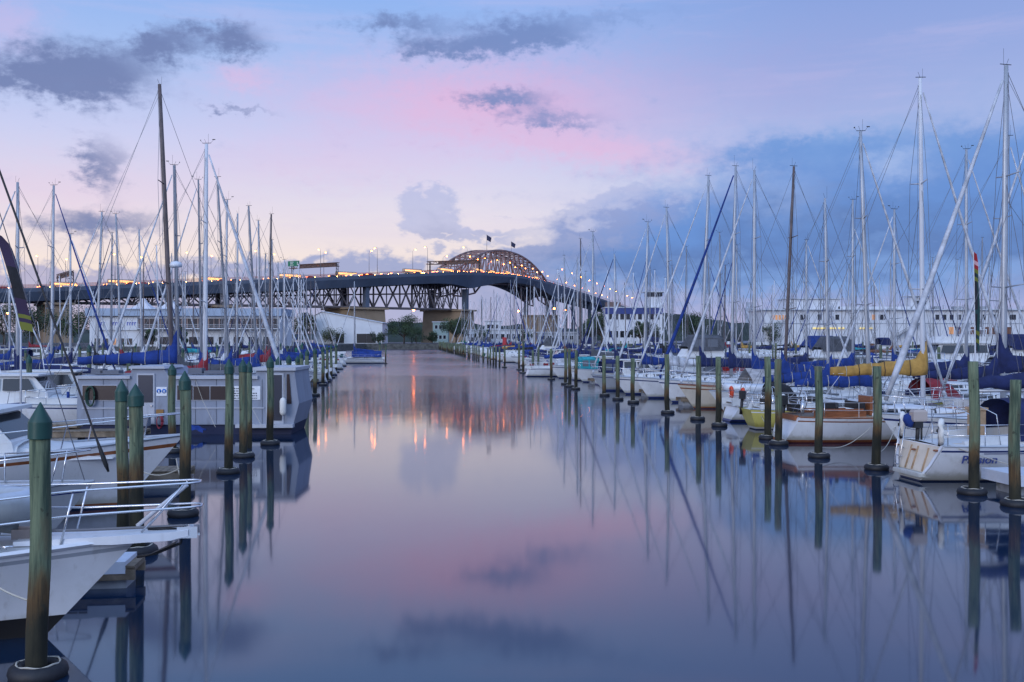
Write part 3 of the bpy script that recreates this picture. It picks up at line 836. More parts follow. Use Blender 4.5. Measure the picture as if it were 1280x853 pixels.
for i, (px, top, w) in enumerate(((935, 375, 7), (942, 366, 5), (958, 384, 9))):
    Y = 1650; q = P(px, top, Y)
    r = empty('city_tower', (q.x, Y, 0)); tag(r, ('pale slender far tower on the skyline left of the terminal, leftmost of three', 'tallest far tower with a thin spire on the skyline', 'broad low far tower nearest the terminal')[i], 'building')
    g = G(); ww = w / F * Y; g.box((0, 0, q.z * .4), (ww, ww, q.z * .8)); g.box((0, 0, q.z * .87), (ww * .6, ww * .6, q.z * .14)); g.tube((0, 0, q.z * .9), (0, 0, q.z * (1.15 if i == 1 else 1.0)), .5)
    g.build('wall', mat('far_tower', (.38, .42, .5), .8, var=.2, scale=.15), r)
# ------------------------------------------------------------------ boats
def gel(name, c, rough=.35, var=.05):
    """painted or moulded hull: faint blotches, scuffs, runs below the deck edge, a ragged scum line at the water"""
    if name in MATS: return MATS[name]
    m = mat(name, c, rough, var=var, scale=1.2, dirt=(c[0] * .6, c[1] * .58, c[2] * .5), dirt_amt=.3, dirt_scale=1.6)
    nt = m.node_tree; b = nt.nodes['Principled BSDF']
    src = X(nt, b.inputs['Base Color'].links[0].from_socket)
    tc = nt.nodes.new('ShaderNodeTexCoord'); sp = nt.nodes.new('ShaderNodeSeparateXYZ'); nt.links.new(tc.outputs['Object'], sp.inputs[0])
    z = X(nt, sp.outputs[2])
    mp = nt.nodes.new('ShaderNodeMapping'); mp.inputs['Scale'].default_value = (5, 5, .35); nt.links.new(tc.outputs['Object'], mp.inputs[0])
    runs = noise_tex(nt, mp.outputs[0], 1.3, 4, .6)
    blot = noise_tex(nt, tc.outputs['Object'], 2.6, 4, .6)
    scum = (z * -1.0 + blot * .22 + runs * .12).smooth(-.22, .02)
    col = mixc(nt, (scum * .6).clamp(), src, (c[0] * .36, c[1] * .34, c[2] * .22, 1))
    col = mixc(nt, runs.smooth(.56, .74) * .28, col, (c[0] * .5, c[1] * .47, c[2] * .42, 1))
    nt.links.new(col.s, b.inputs['Base Color'])
    return m
HULLC = {'white': gel('gelcoat_white', (.74, .76, .80)), 'cream': gel('gelcoat_cream', (.66, .60, .50)), 'pale blue': gel('gelcoat_pale_blue', (.42, .52, .66)),
         'grey': gel('gelcoat_grey', (.36, .39, .44)), 'navy': gel('gelcoat_navy', (.02, .03, .10)), 'yellow': gel('paint_yellow', (.58, .53, .15)), 'red': gel('paint_red', (.42, .04, .03)), 'green': gel('paint_green', (.04, .16, .11))}
DECKW = gel('deck_white', (.66, .67, .68), .6)
ANTI = {'navy': mat('antifoul_navy', (.012, .018, .06), .7), 'black': mat('antifoul_black', (.004, .004, .006), .7), 'red': mat('antifoul_red', (.12, .025, .02), .7)}
STRP = {'navy': mat('stripe_navy', (.015, .03, .14), .4), 'white': HULLC['white'], 'red': mat('stripe_red', (.35, .03, .03), .4), 'brown': mat('stripe_wood', (.24, .085, .035), .5, var=.2, scale=4)}
WOOD = mat('varnished_wood', (.26, .09, .035), .35, var=.3, scale=6, stretch=(.3, 3, 3))
ALU = mat('mast_aluminium', (.40, .42, .46), .42, metal=.35, var=.12, scale=.8)
ALUD = mat('mast_dark', (.10, .075, .075), .5, var=.3, scale=1.5)
ALUG = mat('mast_grey', (.22, .23, .26), .5, var=.15, scale=1.5)
ALUW = mat('mast_white', (.62, .63, .67), .45, var=.06, scale=.6)
STEEL = mat('stainless_rail', (.72, .72, .74), .2, metal=.9)
WIRE = mat('rigging_wire', (.14, .145, .165), .4, metal=.4)
WIREL = mat('guard_wire', (.6, .6, .62), .4)
BLK = mat('black_plastic', (.015, .015, .018), .5)
def cloth(name, c): return mat(name, c, .9, var=.32, scale=1.8, bump=.9, bscale=2.6, dirt=tuple(min(1, v * 1.5 + .004) for v in c), dirt_amt=.3, dirt_scale=1.1)
COVER = {'blue': cloth('canvas_blue', (.010, .036, .19)), 'navy': cloth('canvas_navy', (.012, .02, .085)), 'tan': cloth('canvas_tan', (.42, .24, .06)), 'red': cloth('canvas_red', (.22, .02, .03)),
         'grey': cloth('canvas_grey', (.08, .085, .10)), 'white': cloth('canvas_white', (.50, .52, .57)), 'teal': cloth('canvas_teal', (.02, .25, .30)), 'black': cloth('canvas_black', (.015, .015, .02)),
         'pale': cloth('canvas_pale', (.40, .38, .38)), 'green': cloth('canvas_green', (.02, .12, .08)), 'brown': cloth('canvas_brown', (.16, .07, .04))}
VINYL = mat('clear_vinyl', (.12, .13, .15), .12, spec=.7)
ORG = mat('lifebuoy_orange', (.70, .08, .03), .6)
BUOYW = mat('lifebuoy_white', (.72, .70, .66), .6)
ROPE = mat('rope', (.45, .42, .36), .9)
ROPEB = mat('rope_blue', (.03, .06, .2), .9)

class Hull:
    def __init__(s, L, B, fb, fs, transom=.68, rake=.9, rs=.35, d=.4, power=(.36, .8), N=16, flare=0.0, sheer=.08, wl=(.04, .13)):
        s.__dict__.update(locals())
    def hb(s, t):
        f = s.transom + (1 - s.transom) * math.sin(PI / 2 * min(1, t / .42)) if t < .42 else max(0.0, 1 - ((t - .42) / .58) ** 2.3)
        return max(.015, s.B / 2 * f)
    def sz(s, t): return s.fs + (s.fb - s.fs) * t ** 1.7 - s.sheer * math.sin(PI * t)
    def x(s, t, z):
        u = max(-.3, z) / s.sz(t)
        return -s.L / 2 + t * (s.L - s.rake) + s.rake * (t ** 3) * max(-.3, u) ** 1.0 + s.rs * u * (1 - t) ** 5
    def y(s, t, z):
        dd = s.d * math.sin(PI * min(1, .12 + t * .88)) + .05
        u = max(0, min(1, (z + dd) / (s.sz(t) + dd)))
        p = s.power[0] + (s.power[1] - s.power[0]) * t ** 1.5
        return s.hb(t) * (u ** p) * (1 + s.flare * (u - 1) * t)
    def mesh(s):
        g = G(); N = s.N
        for side in (1, -1):
            rows = []
            for i in range(N + 1):
                t = i / N; S_ = s.sz(t)
                zs = [-s.d * .8 * (1 - .3 * t), -.18, s.wl[0], s.wl[1]] + [s.wl[1] + (S_ - s.wl[1]) * k for k in (.2, .42, .64, .82, .88, .96, 1)]
                rows.append([(s.x(t, z), side * s.y(t, z), z) for z in zs])
            if side < 0: rows = rows[::-1]
            mi = [1, 1, 2, 0, 0, 0, 0, 3, 0, 0]
            n = len(rows[0]); o = len(g.v)
            for r in rows: g.v.extend(r)
            for i in range(N):
                for k in range(n - 1):
                    g.f.append((o + i * n + k, o + (i + 1) * n + k, o + (i + 1) * n + k + 1, o + i * n + k + 1)[::-1 if False else 1]); g.mi.append(mi[k]); g.sm.append(True)
        zs = [-s.d * .8, -.18, s.wl[0], s.wl[1]] + [s.wl[1] + (s.sz(0) - s.wl[1]) * k for k in (.2, .42, .64, .82, .88, .96, 1)]
        a = [(s.x(0, z), s.y(0, z), z) for z in zs]; b = [(s.x(0, z), -s.y(0, z), z) for z in zs]
        o = len(g.v); g.v.extend(a + b); n = len(zs)
        for k in range(n - 1):
            g.f.append((o + k, o + k + 1, o + n + k + 1, o + n + k)); g.mi.append([1, 1, 2, 0, 0, 0, 0, 0, 0, 0][k]); g.sm.append(False)
        return g
    def deck(s, drop=.05):
        g = G(); rows = []
        for i in range(s.N + 1):
            t = i / s.N; z = s.sz(t) - drop; y = max(.005, s.y(t, s.sz(t)) - .01); xx = s.x(t, z)
            rows.append([(xx, y, z), (xx, y * .6, z + .05 * s.hb(t)), (xx, 0, z + .07 * s.hb(t)), (xx, -y * .6, z + .05 * s.hb(t)), (xx, -y, z)])
        g.loft(rows, 0, True, False, closed=False)
        return g
    def edge(s, side, t, dz=0.0, inset=0.0): return Vector((s.x(t, s.sz(t)), side * max(0, s.y(t, s.sz(t)) - inset), s.sz(t) + dz))
    def rail(s, r=.025, dz=.02):
        g = G()
        pts = [s.edge(1, i / s.N, dz) for i in range(s.N + 1)] + [s.edge(-1, 1 - i / s.N, dz) for i in range(s.N + 1)]
        g.path(pts, r, 4)
        return g

def coach(x0, x1, z0, w, h, slope_f=.9, slope_a=.25, hullobj=None):
    """cabin trunk: returns mesh and a side-point function"""
    st = [(x0, 0.35, .92), (x0 + slope_a, 1.0, 1.0), ((x0 + x1) / 2, .95, 1.0), (x1 - slope_f * 1.3, .85, .88), (x1 - slope_f * .5, .5, .78), (x1, .06, .62)]
    rings = []
    for x, hh, ww in st:
        W = w * ww; H = h * hh
        rings.append([(x, -W, z0), (x, -W * .93, z0 + H * .6), (x, -W * .86, z0 + H * .9), (x, -W * .5, z0 + H * 1.06), (x, 0, z0 + H * 1.1), (x, W * .5, z0 + H * 1.06), (x, W * .86, z0 + H * .9), (x, W * .93, z0 + H * .6), (x, W, z0)])
    g = G(); g.loft(rings, 0, False, True)
    def side(x, sgn, k):
        for a, b in zip(st, st[1:]):
            if a[0] <= x <= b[0]:
                t = (x - a[0]) / (b[0] - a[0]); hh = a[1] + (b[1] - a[1]) * t; ww = a[2] + (b[2] - a[2]) * t
                return Vector((x, sgn * (w * ww * (1 - .07 * k / .6) + .008), z0 + h * hh * k))
    return g, side

def win_strip(side, xa, xb, ka, kb, n=1, gap=.12):
    gs = []
    for sg in (1, -1):
        for i in range(n):
            a = xa + (xb - xa) * i / n; b = xa + (xb - xa) * (i + 1) / n - gap
            g = G(); g.quad(side(a, sg, ka), side(b, sg, ka), side(b, sg, kb), side(a, sg, kb)); gs.append(g)
    return gs

def sail_cover(xm, zb, bl, h=1.0, r=.17, seed=0, dirn=-1):
    rnd = random.Random(seed)
    g = G(); rings = []; n = 26
    ph = rnd.uniform(0, 6)
    def wr(i, k): return .035 * noise.noise(Vector((i * .55 + ph, k * .9, seed * .7)))
    for i in range(n + 1):
        t = i / n; x = xm + dirn * (-.16 + t * (bl + .25))
        top = .10 + (h * (1 - t / .12) + .42 * (t / .12) if t < .12 else .42 * (1 - (t - .12)) ** .8 + .04) + .02 * math.sin(t * 22 + ph)
        wd = r * (1 - .45 * t) * (1 if i not in (0, n) else .6)
        low = -.10 - .03 * math.sin(t * 18 + ph) * 1.0
        sag = -.02 * math.sin(t * PI)
        rings.append([(x, wd * .25, zb + top + sag), (x, wd * .75, zb + top * .6), (x, wd, zb + top * .2), (x, wd * .6, zb + low), (x, -wd * .6, zb + low), (x, -wd, zb + top * .2), (x, -wd * .75, zb + top * .6), (x, -wd * .25, zb + top + sag)])
    rings = [[(p[0], p[1] + wr(i, k) * (1 if 0 < i < n else 0), p[2] + wr(i + 40, k) * 1.3) for k, p in enumerate(rg)] for i, rg in enumerate(rings)]
    g.loft(rings, 0, True, True)
    return g

def dodger(x0, x1, z0, w, h):
    g = G(); rings = []
    for k, (x, hh) in enumerate(((x1, .12), (x1 - .35 * (x1 - x0), .82), (x0 + .3 * (x1 - x0), 1.0), (x0, .97))):
        rings.append([(x, w * math.cos(a), z0 + h * hh * max(0, math.sin(a)) ** .55) for a in [PI * i / 10 for i in range(11)]])
    g.loft(rings, 0, True, False, closed=False)
    return g

def torpedo(c, L, r, axis='z', n=10):
    g = G(); prof = [(0.02, -L / 2), (r * .7, -L / 2 + r * .4), (r, -L / 2 + r * 1.1), (r, L / 2 - r * 1.1), (r * .7, L / 2 - r * .4), (.02, L / 2)]
    g.lathe(prof, n, c=c); return g

def horseshoe(parent, c, m, rr=.26, r=.075, lab=None, yaw=0.0):
    g = G(); pts = []
    for i in range(13):
        a = -PI / 2 + (i / 12 - .5) * 0 + (-.2 * PI + i / 12 * 1.4 * PI) + PI / 2 - PI / 2 + PI / 2 * 0
        a = R(-60) + R(300) * i / 12
        pts.append((c[0] + rr * .75 * math.cos(a) * math.sin(yaw), c[1] + rr * .75 * math.cos(a) * math.cos(yaw), c[2] + rr * math.sin(a)))
    pts = [(c[0] + rr * .72 * math.sin(R(x)) * math.sin(yaw), c[1] + rr * .72 * math.sin(R(x)) * math.cos(yaw), c[2] + rr * math.cos(R(x))) for x in range(-150, 151, 25)]
    g.path(pts, r, 8, squash=1.0)
    o = g.build('lifebuoy', m, parent)
    if lab: o['label'] = lab
    return o

yachts_made = 0
AX = R(7.2)
def yacht(mx, my, bow, H, L=10.5, lean=0.0, cover='blue', jib='white', hull='white', stripe='navy', anti='navy', mast=None, detail=2, label='', group=None, hood=None, jr=.085, mr=.10,
          wood=False, radar=False, boom=True, dinghy=False, tent=None, transom=.68, rake=1.0, rs=.45, cabin_h=.42, buoys=None, spread=2, yaw=0.0, fb=None, jibthick=1.0, boomz=None, tall=1.0, covern=None):
    """mx,my: mast foot; bow 'L' or 'R' on the photo; H: height of the mast head over the water"""
    global yachts_made; yachts_made += 1
    rnd = random.Random(yachts_made * 13 + 5)
    ang = AX + yaw + (PI if bow == 'L' else 0)
    xm = .09 * L
    ox = mx - math.cos(ang) * xm; oy = my - math.sin(ang) * xm
    r = empty('sailing_boat', (ox, oy, 0), ang)
    tag(r, label, 'sailboat', group)
    B = .315 * L; fbow = fb or .125 * L; fst = .098 * L
    h = Hull(L, B, fbow, fst, transom=transom, rake=rake, rs=rs, N=16 if detail >= 2 else 10)
    h.mesh().build('hull', [HULLC[hull], ANTI[anti], STRP.get(stripe, STRP['navy']), STRP[stripe] if rnd.random() < .7 else HULLC[hull]], r)
    h.deck().build('deck', DECKW if not wood else mat('deck_teak', (.33, .25, .17), .8, var=.2, scale=3), r)
    if detail >= 1: h.rail(.028).build('toe_rail', WOOD if wood or stripe == 'brown' else ALU, r)
    dz = h.sz(.55) - .02
    # coachroof
    cx0, cx1 = -.16 * L, .27 * L
    g, side = coach(cx0, cx1, dz, B * .30, cabin_h, slope_f=.13 * L)
    cab = g.build('cabin', DECKW if not wood else HULLC['white'], r)
    for g in win_strip(side, cx0 + .3, cx0 + .27 * L, .28, .80, 3 if detail > 1 else 1): g.build('window', m_glass, cab)
    # cockpit coaming and a flush slab with the well's shade in its colour
    g = G(); cw = B * .27
    for sg in (1, -1): g.box(((-.29 if wood else -.33) * L, sg * cw, dz + .09), ((.2 if wood else .33) * L, .16, .26 if wood else .30))
    g.box((-.495 * L + .35, 0, dz - .03), (.18, 2 * cw, .2))
    if wood: g.box((cx0 - .03, -B * .1, dz + .42), (.12, B * .3, .75)); g.box((-.30 * L, -cw - .02, dz + .27), (.2 * L, .1, .08))
    g.build('coaming', WOOD if wood else DECKW, r)
    if detail >= 1:
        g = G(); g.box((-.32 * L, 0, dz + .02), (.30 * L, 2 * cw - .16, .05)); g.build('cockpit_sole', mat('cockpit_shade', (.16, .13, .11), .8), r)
    if detail >= 2:
        g = G(); g.torus((-.40 * L, 0, dz + .62), .38, .02, 20, 5, axis='x'); g.tube((-.40 * L, 0, dz), (-.40 * L, 0, dz + .62), .06)
        for a in range(5): g.tube((-.40 * L, 0, dz + .62), (-.40 * L, .37 * math.cos(a * 1.257), dz + .62 + .37 * math.sin(a * 1.257)), .01, n=3)
        g.build('wheel', STEEL, r)
    # mast, with rake
    mm = mast or ALU
    zf = dz + cabin_h * .9
    topx = xm + lean
    M0 = Vector((xm, 0, zf - .1)); M1 = Vector((topx, 0, H))
    def mpt(k): return M0.lerp(M1, k)
    nseg = 4
    g = G(); g.path([mpt(k / nseg) + Vector((.0, 0, 0)) for k in range(nseg + 1)], [mr, mr * .98, mr * .93, mr * .85, mr * .68], 8 if detail else 5, squash=.72)
    ms = g.build('mast', mm, r)
    if detail >= 1:
        g = G()
        sk = (.36, .68) if spread == 2 else (.5,)
        for k in sk:
            p = mpt(k); w = B * (.27 if k < .6 else .2)
            for sg in (1, -1): g.tube(p, p + Vector((-.12, sg * w, .08)), .032, .022, 5)
        g.build('spreader', mm, ms)
        g = G(); t = M1
        g.tube(t, t + Vector((-.1, 0, .25)), .008, n=3); g.tube(t + Vector((.1, 0, 0)), t + Vector((.1, 0, .7 * rnd.uniform(.5, 1.1))), .006, n=3)
        kind = rnd.random()
        if kind > .25: g.tube(t + Vector((-.2, 0, .03)), t + Vector((.24, 0, .05)), .015, n=4)
        if kind > .55: g.tube(t + Vector((.22, 0, .05)), t + Vector((.36, 0, .22)), .007, n=3); g.box(tuple(t + Vector((.38, 0, .24))), (.16, .012, .045)); g.tube(t + Vector((-.18, 0, .03)), t + Vector((-.30, 0, .16)), .006, n=3); g.box(tuple(t + Vector((-.3, 0, .18))), (.03, .08, .05))
        g.build('wind_vane', BLK, ms)
    # standing rigging
    g = G(); wr = .011 if detail >= 2 else .013
    bowp = h.edge(1, .985); bowp.y = 0; bowp.z += .05
    st0 = h.edge(1, 0); 
    jt = mpt(.985 if rnd.random() < .75 or detail > 1 else .86)
    if not jib: g.tube(jt, bowp, wr, n=3)
    g.tube(mpt(.99), (h.x(0, st0.z) + .15, 0, st0.z + .05), wr, n=3)
    if detail >= 1:
        for sg in (1, -1):
            ch = Vector((xm - .15, sg * (h.y(.55, h.sz(.55)) - .12), h.sz(.55)))
            p1 = mpt(.36) + Vector((-.12, sg * B * .27, .08)); p2 = mpt(.68) + Vector((-.12, sg * B * .2, .08))
            if spread == 2:
                g.tube(ch, p1, wr, n=3); g.tube(p1, p2, wr, n=3); g.tube(p2, mpt(.97), wr, n=3); g.tube(p1, mpt(.68), wr, n=3)
            else:
                p1 = mpt(.5) + Vector((-.12, sg * B * .27, .08)); g.tube(ch, p1, wr, n=3); g.tube(p1, mpt(.97), wr, n=3)
            g.tube(ch + Vector((.3, 0, 0)), mpt(.36), wr, n=3); g.tube(ch + Vector((-.3, 0, 0)), mpt(.37), wr, n=3)
        # halyards pulled off the mast
        g.tube(M0 + Vector((-.12 - .1, .1, 0)), mpt(.98) + Vector((-.1, 0, 0)), .008, n=3)
        if detail >= 2: g.tube(mpt(.62), (h.x(0.02, st0.z) + .2, .0, st0.z + .1), .009, n=3); g.tube(mpt(.97), (-.45 * L, 0, dz + 1.6), .008, n=3)
    g.build('rigging', WIRE, r)
    if jib:
        g = G(); n = 9; pts = []; rad = []
        for i in range(n):
            t = i / (n - 1); p = jt.lerp(bowp + Vector((0, 0, .45)), .03 + .97 * t)
            pts.append(p + Vector((0, 0, -.10 * math.sin(PI * t)))); rad.append(jr * jibthick * (.35 + .75 * t) * (1 if i < n - 1 else .5))
        g.path(pts, rad, 6)
        g.path([bowp, bowp + Vector((0, 0, .18)), bowp + Vector((0, 0, .3))], [.03, .11, .03], 6)
        g.build('furled_headsail', COVER[jib], r)
    zb = (boomz or (zf + .75))
    bl = .37 * L
    if boom:
        g = G(); g.tube((xm - .1, 0, zb), (xm - bl, 0, zb - .02), .065, n=6); g.tube((xm - .1, 0, zf + .1), (xm - .32 * bl, 0, zb), .02, n=4)
        g.tube((xm - bl * .9, 0, zb), (-.36 * L, 0, dz + .1), .012, n=3)
        bo = g.build('boom', mm, r)
        if cover: sail_cover(xm, zb, bl, h=1.25 * tall, r=.15, seed=yachts_made).build('sail_cover', COVER[cover], bo)
    if boom and cover and detail >= 2:
        for q_ in range(6):
            t_ = .16 + q_ * .14; x_ = xm - t_ * bl; hh_ = .5 * (1 - t_) ** .8 + .2
            g = G(); wq = .16 * (1 - .45 * t_)
            g.path([(x_, wq * .3, zb + hh_ - .02), (x_, wq + .02, zb + .08), (x_, wq * .7, zb - .13), (x_, -wq * .7, zb - .13), (x_, -wq - .02, zb + .08), (x_, -wq * .3, zb + hh_ - .02)], .016, 4); g.build('cover_tie', ROPE if q_ % 2 else BLK, bo)
    if detail >= 1 and rnd.random() < .75:
        g = G(); g.box((cx0 - .05 * L + .2, 0, dz + cabin_h + .02), (.06, B * .5, .3)); g.box((cx0 - .1 * L, B * .2, dz + .35), (.5, .3, .25)); g.tube((-.30 * L, -B * .25, dz + .2), (-.30 * L, -B * .25, dz + .55), .07, n=8); g.box((-.42 * L, B * .12, dz + .28), (.4, .5, .3)); g.build('deck_gear', [BLK, COVER['navy'], COVER['red'], COVER['grey'], COVER['blue']][rnd.randrange(5)], r)
    if hood:
        hd = dodger(cx0 - .10 * L, cx0 + .06 * L, dz + .05, B * .30, cabin_h + .62).build('sprayhood', COVER[hood], r)
    if tent:
        g = G(); x0_, x1_ = -.44 * L, xm + .05 * L
        rings = []
        for x, k in ((x0_, .7), (x0_ + .5, 1), ((x0_ + x1_) / 2, .94), (x1_ - .3, 1.0), (x1_, .9)):
            hw = B * .46; zt = zb + .12; ze = dz + .25
            rings.append([(x, -hw * k, ze), (x, -hw * .7 * k, ze + (zt - ze) * .45), (x, 0, zt * 1.0), (x, hw * .7 * k, ze + (zt - ze) * .45), (x, hw * k, ze)])
        g.loft(rings, 0, False, False, closed=False); g.build('boom_tent', COVER[tent], r)
    if detail >= 1:
        # pulpit, pushpit, lifelines
        rr = .016 if detail >= 2 else .018
        g = G(); ez = .62
        f0, f1 = h.edge(1, .83, ez, .06), h.edge(-1, .83, ez, .06); tip = bowp + Vector((.12, 0, ez))
        g.path([f0, h.edge(1, .93, ez + .02, .02), tip + Vector((-.05, .12, 0)), tip, tip + Vector((-.05, -.12, 0)), h.edge(-1, .93, ez + .02, .02), f1], rr, 5)
        for sg in (1, -1):
            g.tube(h.edge(sg, .83, 0, .06), h.edge(sg, .83, ez, .06), rr, n=5); g.tube(h.edge(sg, .94, 0, .03), h.edge(sg, .95, ez + .02, .02), rr, n=5)
        g.build('pulpit', STEEL, r)
        g = G()
        for dzr in (.32, ez):
            g.path([h.edge(1, .12, dzr, .06), h.edge(1, .01, dzr, .08), h.edge(-1, .01, dzr, .08), h.edge(-1, .12, dzr, .06)], rr, 5)
        for sg in (1, -1):
            for t in (.01, .12): g.tube(h.edge(sg, t, 0, .07), h.edge(sg, t, ez, .07), rr, n=5)
        g.build('pushpit', STEEL, r)
        g = G()
        for sg in (1, -1):
            for dzr in (.32, ez): g.path([h.edge(sg, t, dzr, .06) for t in (.12, .27, .42, .56, .70, .83)], .008 if detail > 1 else .01, 3)
            for t in (.27, .42, .56, .70): g.tube(h.edge(sg, t, 0, .06), h.edge(sg, t, ez, .06), .012, n=4)
        g.build('lifeline', WIREL, r)
    if detail >= 2:
        for sg in (1, -1):
            t = rnd.uniform(.35, .6); e = h.edge(sg, t, -.35); e.y += sg * .13
            fd = torpedo(tuple(e), .62, .12).build('fender', BUOYW, r)
        g = G()
        for t in (.3, .5): g.tube((xm - .25, .28, zf + .03), (xm - .1, .12, zf + .03), .05, n=6)
        g.box((cx0 + .8, 0, dz + cabin_h * 1.1), (.7, .7, .09)); g.box((cx1 - .16 * L, 0, dz + cabin_h * .98), (.5, .5, .1)); g.build('hatch', VINYL, cab)
        if not cover or rnd.random() < .5:
            g = G(); c = h.edge(1, .02, .5); g.box((c.x - .12, .5, c.z + .1), (.22, .3, .38)); g.tube((c.x - .12, .5, c.z), (c.x - .2, .5, c.z - .8), .07); g.build('outboard_motor', BLK, r)
    for (sg, m) in (buoys or ()):
        c = h.edge(sg, .03, .5); horseshoe(r, (c.x - .05, c.y * .8, c.z), ORG if m == 'orange' else BUOYW)
    if radar:
        g = G(); c = mpt(.42) + Vector((.38, 0, 0)); g.lathe([(.05, -.12), (.28, -.1), (.3, .02), (.22, .14), (.03, .18)], 12, c=tuple(c)); g.tube(mpt(.415), tuple(c + Vector((0, 0, -.12))), .04); g.build('radar_dome', HULLC['white'], ms)
    if dinghy:
        g = G(); d0 = Vector((.30 * L, 0, h.sz(.8) + .28)); pts = [(d0.x - 1.3, .5, d0.z), (d0.x + .3, .5, d0.z), (d0.x + 1.0, .25, d0.z + .05), (d0.x + 1.15, 0, d0.z + .08), (d0.x + 1.0, -.25, d0.z + .05), (d0.x + .3, -.5, d0.z), (d0.x - 1.3, -.5, d0.z)]
        g.path(pts, .2, 8)
        dd = g.build('inflatable_dinghy', HULLC['white'], None); dd.location = (0, 0, 0)
        dd.matrix_world = Matrix.Translation((ox, oy, 0)) @ Matrix.Rotation(ang, 4, 'Z')
        tag(dd, 'white inflatable dinghy lying on the foredeck of the ' + dinghy, 'dinghy')
    return r, h

def launch(x, y, bow, L=9.5, hull='white', stripe='navy', canopy=None, fly=False, detail=2, label='', group=None, clears=None, yaw=0.0, rail=True, cat='motorboat', red=False, arch=False, house_h=1.35):
    global yachts_made; yachts_made += 1
    rnd = random.Random(yachts_made * 17 + 3)
    ang = AX + yaw + (PI if bow == 'L' else 0)
    r = empty('motor_launch', (x, y, 0), ang); tag(r, label, cat, group)
    B = .34 * L; h = Hull(L, B, .165 * L, .10 * L, transom=.9, rake=.14 * L, rs=.05, d=.35, power=(.22, .62), flare=.12, sheer=.02, N=16 if detail > 1 else 10)
    h.mesh().build('hull', [HULLC[hull], ANTI['navy'], STRP[stripe], STRP[stripe]], r)
    h.deck(.04).build('deck', DECKW, r); h.rail(.035, 0).build('rub_rail', STRP[stripe] if rnd.random() < .5 else ALU, r)
    dz = h.sz(.4)
    # foredeck trunk
    g, side = coach(-.02 * L, .36 * L, h.sz(.6) - .06, B * .33, .42, slope_f=.16 * L); g.build('trunk_cabin', DECKW, r)
    # wheelhouse with raked screen
    x0, x1 = -.22 * L, .14 * L; hh = house_h; w = B * .37
    st = [(x0, 1.0), (x0 + .1, 1.0), (x1 - .35, 1.0), (x1, 1.0)]
    g = G()
    lo = dz - .05; mid = dz + .45 * hh; top = dz + hh
    def ringz(x_lo0, x_lo1, z, ww): return [(x_lo0, -ww, z), (x_lo1, -ww * .86, z), (x_lo1, ww * .86, z), (x_lo0, ww, z)]
    rgs = [ringz(x0, x1 + .35, lo, w), ringz(x0, x1 + .22, mid, w * .97), ringz(x0 + .1, x1 - .42, top, w * .85)]
    g.loft(rgs, 0, False, True); hs = g.build('wheelhouse', DECKW if not red else HULLC['red'], r)
    g = G(); g.box(((x0 + x1 - .3) / 2 - .1, 0, top + .05), (x1 - x0 + .25, w * 1.86, .09)); roof = g.build('roof', DECKW, hs)
    # window band
    for sg in (1, -1):
        for a, b in ((x0 + .15, (x0 + x1) / 2 - .15), ((x0 + x1) / 2, x1 - .2)):
            g = G()
            def sp(x, k): return (x + (-.45 * k if x > x1 - .3 else 0), sg * (w * .97 - (w * .12) * k + .012), mid + (top - mid) * k)
            g.quad(sp(a, .12), sp(b, .12), sp(b, .85), sp(a, .85)); g.build('window', m_glass, hs)
    g = G()
    def fp(y_, k): return (x1 + .22 - .64 * k + .012, y_ * (1 - .12 * k), mid + (top - mid) * k + .01)
    g.quad(fp(-w * .8, .1), fp(w * .8, .1), fp(w * .8, .88), fp(-w * .8, .88)); g.build('windscreen', m_glass, hs)
    if fly:
        g = G(); fz = top + .1
        g.loft([[(x0 - .4, -w * .8, fz), (x1 - .7, -w * .7, fz), (x1 - .4, 0, fz), (x1 - .7, w * .7, fz), (x0 - .4, w * .8, fz)], [(x0 - .4, -w * .85, fz + .6), (x1 - 1.1, -w * .72, fz + .62), (x1 - .8, 0, fz + .62), (x1 - 1.1, w * .72, fz + .62), (x0 - .4, w * .85, fz + .6)]], 0, False, True)
        g.build('flybridge', DECKW, hs)
        if detail:
            g = G(); g.path([(x0 + .2, -w * .8, fz + .6), (x0, -w * .7, fz + 1.3), (x0, w * .7, fz + 1.3), (x0 + .2, w * .8, fz + .6)], .05, 6); g.lathe([(.05, 0), (.3, .04), (.3, .16), (.05, .24)], 10, c=(x0, 0, fz + 1.33)); g.build('radar_arch', DECKW, hs)
    if canopy:
        fz = top if not fly else top + .7
        xx0 = -.46 * L if not fly else x0 - .3
        xx1 = x0 + .05 if not fly else x1 - 1.0
        g = G(); rg = []
        for x_, k in ((xx0, .85), (xx0 + .3, 1), (xx1 - (.0 if not fly else .6), 1), (xx1, 1.0 if not fly else .25)):
            zl = dz + .25 if not fly else fz - .1; zt = (top + .06 if not fly else fz + 1.2)
            zt = zl + (zt - zl) * k
            rg.append([(x_, -w * .95, zl), (x_, -w * .9, zl + (zt - zl) * .8), (x_, -w * .6, zt), (x_, w * .6, zt), (x_, w * .9, zl + (zt - zl) * .8), (x_, w * .95, zl)])
        g.loft(rg, 0, False, False, closed=False); cn = g.build('canopy', COVER[canopy], r)
        if detail > 1:
            for sg in (1, -1):
                g = G(); xm_ = (xx0 + xx1) / 2; L_ = (xx1 - xx0) * .36
                zl = dz + .25 if not fly else fz - .1; zt = (top if not fly else fz + 1.15)
                za, zb_ = zl + (zt - zl) * .22, zl + (zt - zl) * .74
                for c_ in (-.5, .5):
                    g.quad((xm_ + c_ * L_ - L_ * .4, sg * w * .955, za), (xm_ + c_ * L_ + L_ * .4, sg * w * .955, za), (xm_ + c_ * L_ + L_ * .4, sg * w * .925, zb_), (xm_ + c_ * L_ - L_ * .4, sg * w * .925, zb_))
                g.build('clear_panel', VINYL, cn)
